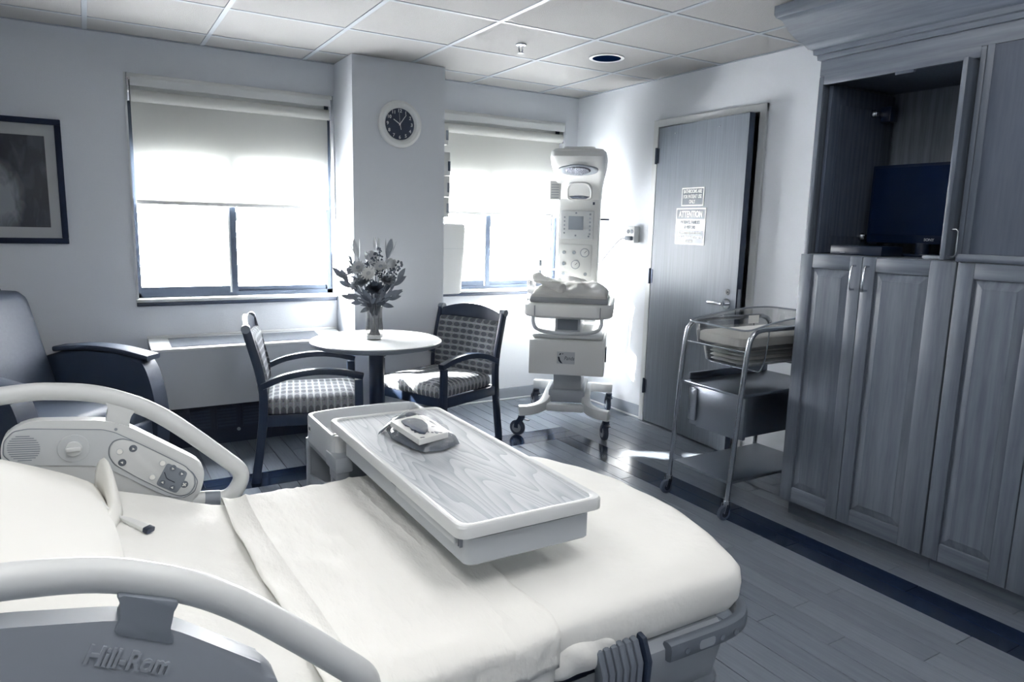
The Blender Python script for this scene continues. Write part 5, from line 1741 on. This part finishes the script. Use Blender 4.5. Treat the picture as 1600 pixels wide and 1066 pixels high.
# platform with a bowed front
def plat(i, z, dz=0):
    p = [(-0.295+i, -0.36+i), (-0.20, -0.425+i), (0.20, -0.425+i), (0.295-i, -0.36+i), (0.295-i, 0.34-i), (-0.295+i, 0.34-i)]
    return [(x, y, z) for x, y in rp(p, [0.05, 0.12, 0.12, 0.05, 0.04, 0.04], 5)]
B().loops([plat(0.05, 0.812), plat(0.012, 0.820), plat(0.0, 0.832), plat(0.0, 0.897), plat(0.008, 0.909), plat(0.03, 0.913)]).obj('platform', MATS['warmer_box'], iw)
for x in (-0.215, 0.215):
    B().bb(x-0.002, x+0.002, -0.4265, -0.40, 0.833, 0.899).obj('platform_seam', GREYP, iw, smooth=False)
B().bb(-0.26, 0.26, -0.36, 0.30, 0.913, 0.950, 0.012).obj('mattress', MATS['warmer_grey'], iw)
# clear side walls
B().bb(-0.262, 0.262, -0.385, -0.379, 0.914, 1.06, 0.002).obj('clear_panel', CLEAR, iw)
for s in (-1, 1):
    B().bb(s*0.272-0.003, s*0.272+0.003, -0.37, 0.30, 0.914, 1.06, 0.002).obj('clear_panel', CLEAR, iw)
# tower
def tw(z, w, y0, y1):
    return [(x, y, z) for x, y in rp([(-w, y0), (w, y0), (w, y1), (-w, y1)], 0.02, 3)]
B().loops([tw(0.70, 0.155, 0.36, 0.50), tw(1.10, 0.158, 0.36, 0.50), tw(1.56, 0.158, 0.36, 0.50), tw(1.63, 0.158, 0.345, 0.50)]).obj('tower', MATS['warmer_box'], iw)
B().bb(-0.132, 0.112, 0.352, 0.3595, 1.325, 1.535, 0.004).obj('monitor_panel', WHITE2, iw)
B().bb(-0.075, 0.035, 0.3505, 0.3515, 1.395, 1.495).obj('monitor_screen', mat('screen_grey', 0.62, rough=0.2), iw, smooth=False)
for k in range(6):
    B().cyl((0.085, 0.352, 1.365+k*0.029), (0.085, 0.349, 1.365+k*0.029), 0.008, 12).obj('panel_key', MIDP, iw)
for k in range(5):
    B().cyl((-0.105, 0.352, 1.37+k*0.029), (-0.105, 0.349, 1.37+k*0.029), 0.006, 12).obj('panel_key', GREYP, iw)
for x, z in ((-0.02, 1.518), (-0.02, 1.352), (0.078, 1.347)):
    B().cyl((x, 0.352, z), (x, 0.3495, z), 0.007, 12).obj('panel_key', GREYP, iw)
B().bb(-0.135, 0.105, 0.352, 0.3595, 1.045, 1.285, 0.004).obj('gas_panel', MATS['warmer_box'], iw)
for x, z, r in ((0.055, 1.225, 0.034), (-0.012, 1.135, 0.034)):
    g_ = B().cyl((x, 0.352, z), (x, 0.343, z), r, 24).obj('gauge', MIDP, iw)
    B().cyl((x, 0.343, z), (x, 0.3422, z), r*0.82, 24).obj('gauge_dial', WHITE, g_)
    B().box((x+0.006, 0.3418, z+0.006), (0.026, 0.0008, 0.003), rot=Matrix.Rotation(-0.8, 3, 'Y')).obj('needle', DARKP, g_, smooth=False)
for x, z in ((-0.10, 1.225), (-0.025, 1.225), (-0.10, 1.14), (-0.10, 1.065), (0.065, 1.065)):
    B().cyl((x, 0.352, z), (x, 0.338, z), 0.013, 14).obj('gas_knob', MIDP, iw)
B().bb(0.10, 0.115, 0.345, 0.352, 1.58, 1.60).obj('tower_tag', DARKP, iw, smooth=False)
# heater head: wide hood leaning forward over the bed, with an oval opening
def hood(z, w, y0, y1, r=0.05):
    return [(x, y, z) for x, y in rp([(-w, y0), (w, y0), (w, y1), (-w, y1)], r, 4)]
hd = B().loops([hood(1.62, 0.160, 0.33, 0.50, 0.02), hood(1.70, 0.164, 0.29, 0.50, 0.03), hood(1.78, 0.176, 0.20, 0.50, 0.04), hood(1.84, 0.190, 0.06, 0.50, 0.05), hood(1.90, 0.196, 0.02, 0.50, 0.06), hood(1.935, 0.192, 0.03, 0.49, 0.06), hood(1.955, 0.17, 0.06, 0.46, 0.06)]).obj('heater_hood', MATS['warmer_box'], iw)
B().loops([hood(1.955, 0.12, 0.10, 0.42, 0.05), hood(1.975, 0.11, 0.12, 0.40, 0.05)]).obj('hood_cap', WHITE2, hd)
# lamp opening set in the sloping underside
def slope_pt(x, s):
    """point on the sloping face, s = 0 low .. 1 high"""
    return V((x, 0.29-0.23*s, 1.70+0.14*s))
nrm = V((0, -0.14, -0.23)).normalized()
lc = slope_pt(0, 0.80)
ex, ey = V((1, 0, 0)), (slope_pt(0, 1)-slope_pt(0, 0)).normalized()
def oval(c, rx, ry, dn_, n=32):
    return [c+ex*rx*math.cos(2*PI*k/n)+ey*ry*math.sin(2*PI*k/n)+nrm*dn_ for k in range(n)]
B().loops([oval(lc, 0.140, 0.062, -0.012), oval(lc, 0.140, 0.062, 0.004), oval(lc, 0.132, 0.056, 0.008), oval(lc, 0.09, 0.045, 0.004)]).obj('lamp_bezel', MIDP, hd)
lampm = mat('lamp_foil', (0.16, 0.17, 0.2), rough=0.3, metal=1.0, bump=1.0, bscale=110)
B().loops([oval(lc, 0.088, 0.044, 0.004), oval(lc, 0.080, 0.039, 0.012), oval(lc, 0.05, 0.024, 0.014)]).obj('lamp_grid', lampm, hd)
# rounded mirror / window recess below the lamp
mc_ = V((0, 0.300, 1.672))
ex2, ey2 = V((1, 0, 0)), V((0, -0.08, 0.12)).normalized()
n2_ = ex2.cross(ey2).normalized()
if n2_.y > 0: n2_ = -n2_
arch = rp([(-0.078, -0.055), (0.078, -0.055), (0.078, 0.03), (0.05, 0.07), (-0.05, 0.07), (-0.078, 0.03)], 0.03, 4)
def arc_pts(k, d_):
    return [mc_+ex2*a*k+ey2*b*k+n2_*d_ for a, b in arch]
B().loops([arc_pts(1.22, -0.02), arc_pts(1.22, 0.010), arc_pts(1.12, 0.014), arc_pts(1.0, 0.010)]).obj('recess_rim', MATS['warmer_box'], hd)
B().loops([arc_pts(1.0, 0.004), arc_pts(1.0, 0.0105)]).obj('recess_face', WHITE, hd)
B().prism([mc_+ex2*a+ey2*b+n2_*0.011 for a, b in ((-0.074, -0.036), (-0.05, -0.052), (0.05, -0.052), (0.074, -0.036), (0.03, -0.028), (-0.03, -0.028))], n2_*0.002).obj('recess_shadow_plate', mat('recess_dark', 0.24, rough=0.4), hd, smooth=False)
# paper tag hanging at the left, side rails, post
B().bb(-0.212, -0.132, 0.262, 0.266, 1.61, 1.745, 0.001).obj('paper_tag', mat('tag_paper', 0.95, rough=0.8), iw)
for k in range(6):
    B().bb(-0.202, -0.147, 0.2610, 0.2618, 1.625+k*0.018, 1.629+k*0.018).obj('tag_line', MIDP, iw, smooth=False)
B().tube([(-0.205, 0.36, 1.08), (-0.205, 0.36, 1.50)], 0.005, 8).tube([(-0.25, 0.36, 1.50), (-0.185, 0.36, 1.50)], 0.004, 8).obj('pole', STEELB, iw)
B().tube([(-0.205, 0.36, 1.09), (-0.16, 0.42, 1.09)], 0.006, 8).obj('pole_clamp', STEELB, iw)
B().tube(smooth_path([(-0.28, 0.34, 1.04), (-0.285, 0.34, 1.20), (-0.275, 0.34, 1.33), (-0.27, 0.34, 1.42)], 4), 0.004, 8).obj('hose', STEELB, iw)
for z in (1.06, 1.14):
    B().cyl((-0.28, 0.34, z-0.025), (-0.28, 0.34, z+0.025), 0.016, 12).obj('hose_fitting', GREYP, iw)
B().cyl((0.16, 0.42, 1.475), (0.225, 0.42, 1.475), 0.008, 10).obj('side_peg', DARKP, iw)

# blankets heaped on the warmer bed
iwM = Matrix.Translation(iw.location) @ Matrix.Rotation(-TH_, 4, 'Z')
def heap(label, x0, x1, y0, y1, zb, h, seed, m, name):
    c = iwM @ V(((x0+x1)/2, (y0+y1)/2, zb))
    t = B()
    def f(u, v):
        x, y = x0+(x1-x0)*u, y0+(y1-y0)*v
        e = max(0, math.sin(PI*min(1, max(0, u))))**0.35*max(0, math.sin(PI*v))**0.35
        z = zb + h*e*(0.72+0.55*noise.noise(V((x*8+seed, y*8, seed)))) + 0.018*abs(noise.noise(V((x*22, y*13+seed, 0))))*e
        return iwM @ V((x, y, max(zb+0.001, z))) - c
    t.grid(f, 44, 40)
    t.grid(lambda u, v: iwM @ V((x0+(x1-x0)*u, y0+(y1-y0)*v, zb)) - c, 44, 40)
    bmesh.ops.remove_doubles(t.bm, verts=t.bm.verts, dist=0.0015)
    o = t.obj(name, m, None, label=label, cat='blanket')
    o.location = c
    return o
heap('rumpled white blanket heaped on the infant warmer bed', -0.255, 0.250, -0.355, 0.27, 0.951, 0.115, 2.1, LINEN, 'baby_blanket')
def roll(label, a, b, r, name, m):
    a, b = iwM @ V(a), iwM @ V(b)
    c = (a+b)*0.5
    t = B(c)
    t.tube([a.lerp(b, k/14) for k in range(15)], r, 18, scales=[0.6]+[0.95+0.08*math.sin(k*1.7) for k in range(13)]+[0.6])
    t.noise(0.004, 20, 5)
    o = t.obj(name, m, None, label=label, cat='blanket')
    o.location = c
    return o
roll('rolled white towel lying diagonally at the front left of the warmer bed', (-0.255, -0.16, 1.075), (-0.03, -0.335, 1.000), 0.036, 'towel_roll', LINEN)

# ================================================================ BASSINET CART
bs = thing('bassinet_cart', (2.90, -2.07, 0), 0, 'steel bassinet cart on casters between the door and the cabinets', 'cart')
off = bs.location
NX_, FX_ = 2.575, 3.24
NY, FY = -2.275, -1.868
for y, s in ((NY, -1), (FY, 1)):
    yt = y - 0.045 if y == NY else y - 0.06
    yt = y + (-0.055)
    p = smooth_path([(NX_, y, 0.09), (NX_+0.002, y-0.015, 0.35), (NX_+0.006, y-0.030, 0.65), (NX_+0.010, y-0.045, 0.86), (NX_+0.030, y-0.050, 0.925), (NX_+0.085, y-0.050, 0.950), (NX_+0.18, y-0.050, 0.952)], 5)
    p += [V((FX_-0.12, y-0.050, 0.952))] 
    p += smooth_path([(FX_-0.085, y-0.050, 0.950), (FX_-0.030, y-0.050, 0.925), (FX_-0.01, y-0.045, 0.86), (FX_-0.004, y-0.02, 0.5), (FX_, y, 0.09)], 5)
    B(off).tube(p, 0.0125, 14, up=(0, 1, 0)).obj('side_frame', STEEL, bs)
for x in (NX_, FX_):
    for y in (NY, FY):
        c0 = B(off).lathe([(0.001, -0.011), (0.024, -0.011), (0.036, -0.009), (0.038, 0.0), (0.036, 0.009), (0.024, 0.011), (0.001, 0.011)], c=(x-0.02, y, 0.038), axis='y', n=22).obj('caster', RUB, bs)
        B(off).lathe([(0.001, -0.0122), (0.020, -0.0122), (0.020, 0.0122), (0.001, 0.0122)], c=(x-0.02, y, 0.038), axis='y', n=18).obj('hub', STEEL, c0)
        fk = B(off)
        for s in (-1, 1):
            fk.sweep([(x-0.006, y+s*0.016, 0.082), (x-0.014, y+s*0.016, 0.055), (x-0.02, y+s*0.016, 0.036)], rsec(0.026, 0.003, 0.001), up=(0, 1, 0))
        fk.cyl((x, y, 0.076), (x, y, 0.098), 0.019, 16)
        fk.obj('fork', STEEL, c0)
def cart_pt(x, f, z):     # f: 0 near side .. 1 far side, follows the leaning legs
    return V((x, NY + (FY-NY)*f - 0.05*min(1, z/0.9), z))
def cbox(name, m, x0, x1, f0, f1, z0, z1, bev=0.002):
    o_ = -0.05*min(1, z1/0.9)
    return B(off).bb(x0, x1, NY+(FY-NY)*f0+o_, NY+(FY-NY)*f1+o_, z0, z1, bev).obj(name, m, bs)
cbox('bottom_shelf', STEELB, NX_+0.004, FX_-0.004, 0.03, 0.97, 0.178, 0.192)
cbox('middle_shelf', STEELB, NX_+0.012, FX_-0.01, 0.03, 0.97, 0.620, 0.634)
cbox('shelf_lip', mat('lip_steel', (0.16, 0.18, 0.22), rough=0.35, metal=1.0), NX_+0.05, FX_-0.01, 0.955, 0.985, 0.634, 0.672)
# hanging drawer box
db = cbox('drawer_box', STEELB, NX_+0.075, FX_-0.03, 0.20, 0.86, 0.385, 0.618, 0.006)
cbox('drawer_front', STEELB, NX_+0.052, NX_+0.074, 0.04, 0.93, 0.400, 0.612, 0.006)
cbox('drawer_grip', mat('grip_steel', (0.5, 0.53, 0.58), rough=0.3, metal=1.0), NX_+0.040, NX_+0.052, 0.80, 0.93, 0.425, 0.600, 0.008)
cbox('drawer_stop', BLACK, NX_+0.30, NX_+0.34, 0.55, 0.60, 0.335, 0.385)
# wire cradle carrying the tub
zc = 0.845
cw_ = [(NX_+0.012, NY-0.045, zc), (NX_+0.012, FY-0.045, zc)]
B(off).tube(cw_, 0.005, 8).obj('cross_wire', STEEL, bs)
B(off).tube([(FX_-0.012, NY-0.045, zc), (FX_-0.012, FY-0.045, zc)], 0.005, 8).obj('cross_wire', STEEL, bs)
for x in (NX_+0.15, FX_-0.15):
    B(off).tube(smooth_path([(x, NY-0.045, 0.945), (x, NY-0.035, 0.83), (x, NY-0.01, 0.742), (x, NY+0.05, 0.735), (x, FY-0.15, 0.735), (x, FY-0.08, 0.742), (x, FY-0.058, 0.83), (x, FY-0.05, 0.945)], 4), 0.004, 8, up=(1, 0, 0)).obj('cradle_wire', STEEL, bs)
# clear tub with a dipping rim
tub = thing('bassinet_tub', (2.90, -2.12, 0.756), 0, 'clear plastic bassinet tub with a wavy rim resting in the cart', 'bassinet')
off = tub.location
TX0_, TX1_ = NX_+0.002, FX_-0.035
TY0_, TY1_ = NY-0.026, FY-0.074
def tub_ring(i, z, dip):
    p = rp([(TX0_+i, TY0_+i), (TX1_-i, TY0_+i), (TX1_-i, TY1_-i), (TX0_+i, TY1_-i)], 0.06, 6)
    fine = []
    for k in range(len(p)):
        a_, b_ = V(p[k]), V(p[(k+1) % len(p)])
        m_ = 14 if k % 7 == 6 else 1          # only the straight runs are refined
        fine += [a_.lerp(b_, q_/m_) for q_ in range(m_)]
    out = []
    for q_ in fine:
        fx = (q_.x-TX0_)/(TX1_-TX0_)
        fyy = (q_.y-TY0_)/(TY1_-TY0_)
        zz = z + dip*(0.046*math.sin(max(0, min(1, fx))*PI*0.6) - 0.008*math.exp(-((fx-0.05)/0.15)**2)*(1-fyy))
        out.append((q_.x, q_.y, zz))
    return out
B(off).loops([tub_ring(0.060, 0.758, 0), tub_ring(0.050, 0.763, 0), tub_ring(0.038, 0.842, 0), tub_ring(0.016, 0.852, 0), tub_ring(0.006, 0.945, 1), tub_ring(-0.010, 0.957, 1), tub_ring(-0.014, 0.954, 1)], cap=False).obj('tub_shell', thin_glass('tub_plastic', 0.90, 0.08, 0.08), tub, solid=0.003)
B(off).loops([tub_ring(0.062, 0.756, 0), tub_ring(0.062, 0.760, 0)]).obj('tub_floor', MATS['tub_plastic'], tub)
rim = tub_ring(-0.012, 0.956, 1)
B(off).tube([V(p) for p in rim]+[V(rim[0])], 0.0045, 8).obj('rim_bead', mat('rim_acrylic', 0.55, rough=0.15), tub)
B(off).bb(TX1_-0.20, TX1_-0.12, TY1_-0.014, TY1_-0.011, 0.918, 0.962).obj('card', MATS['tag_paper'], tub, smooth=False)
# folded blankets and a small mattress inside
def slab(name, label, i, z0, z1, m, cat, seed):
    c = V((2.90, -2.12, z0))
    t = B(c)
    t.loops([tub_ring(i+0.012, z0, 0), tub_ring(i, z0+0.006, 0), tub_ring(i, z1-0.01, 0), tub_ring(i+0.012, z1-0.002, 0), tub_ring(i+0.05, z1, 0)])
    t.noise(0.0015, 18, seed)
    o = t.obj(name, m, None, label=label, cat=cat)
    o.location = c
    return o
FB = mat('folded_cotton', 0.96, rough=0.95, bump=0.3, bscale=40)
for k in range(4):
    slab('folded_blanket', ('thin folded blanket at the very bottom of the bassinet tub', 'thin folded blanket second from the bottom in the bassinet tub', 'thin folded blanket third from the bottom in the bassinet tub', 'thin folded blanket on top of the stack in the bassinet tub')[k],
         0.066-0.002*k, 0.7640+k*0.0195, 0.7800+k*0.0195, FB if k % 2 else mat('folded_cotton_grey', 0.84, rough=0.95), 'blanket', k+1)
slab('bassinet_mattress', 'small pale mattress lying on the blankets in the bassinet tub', 0.024, 0.856, 0.912, FB, 'mattress', 9)
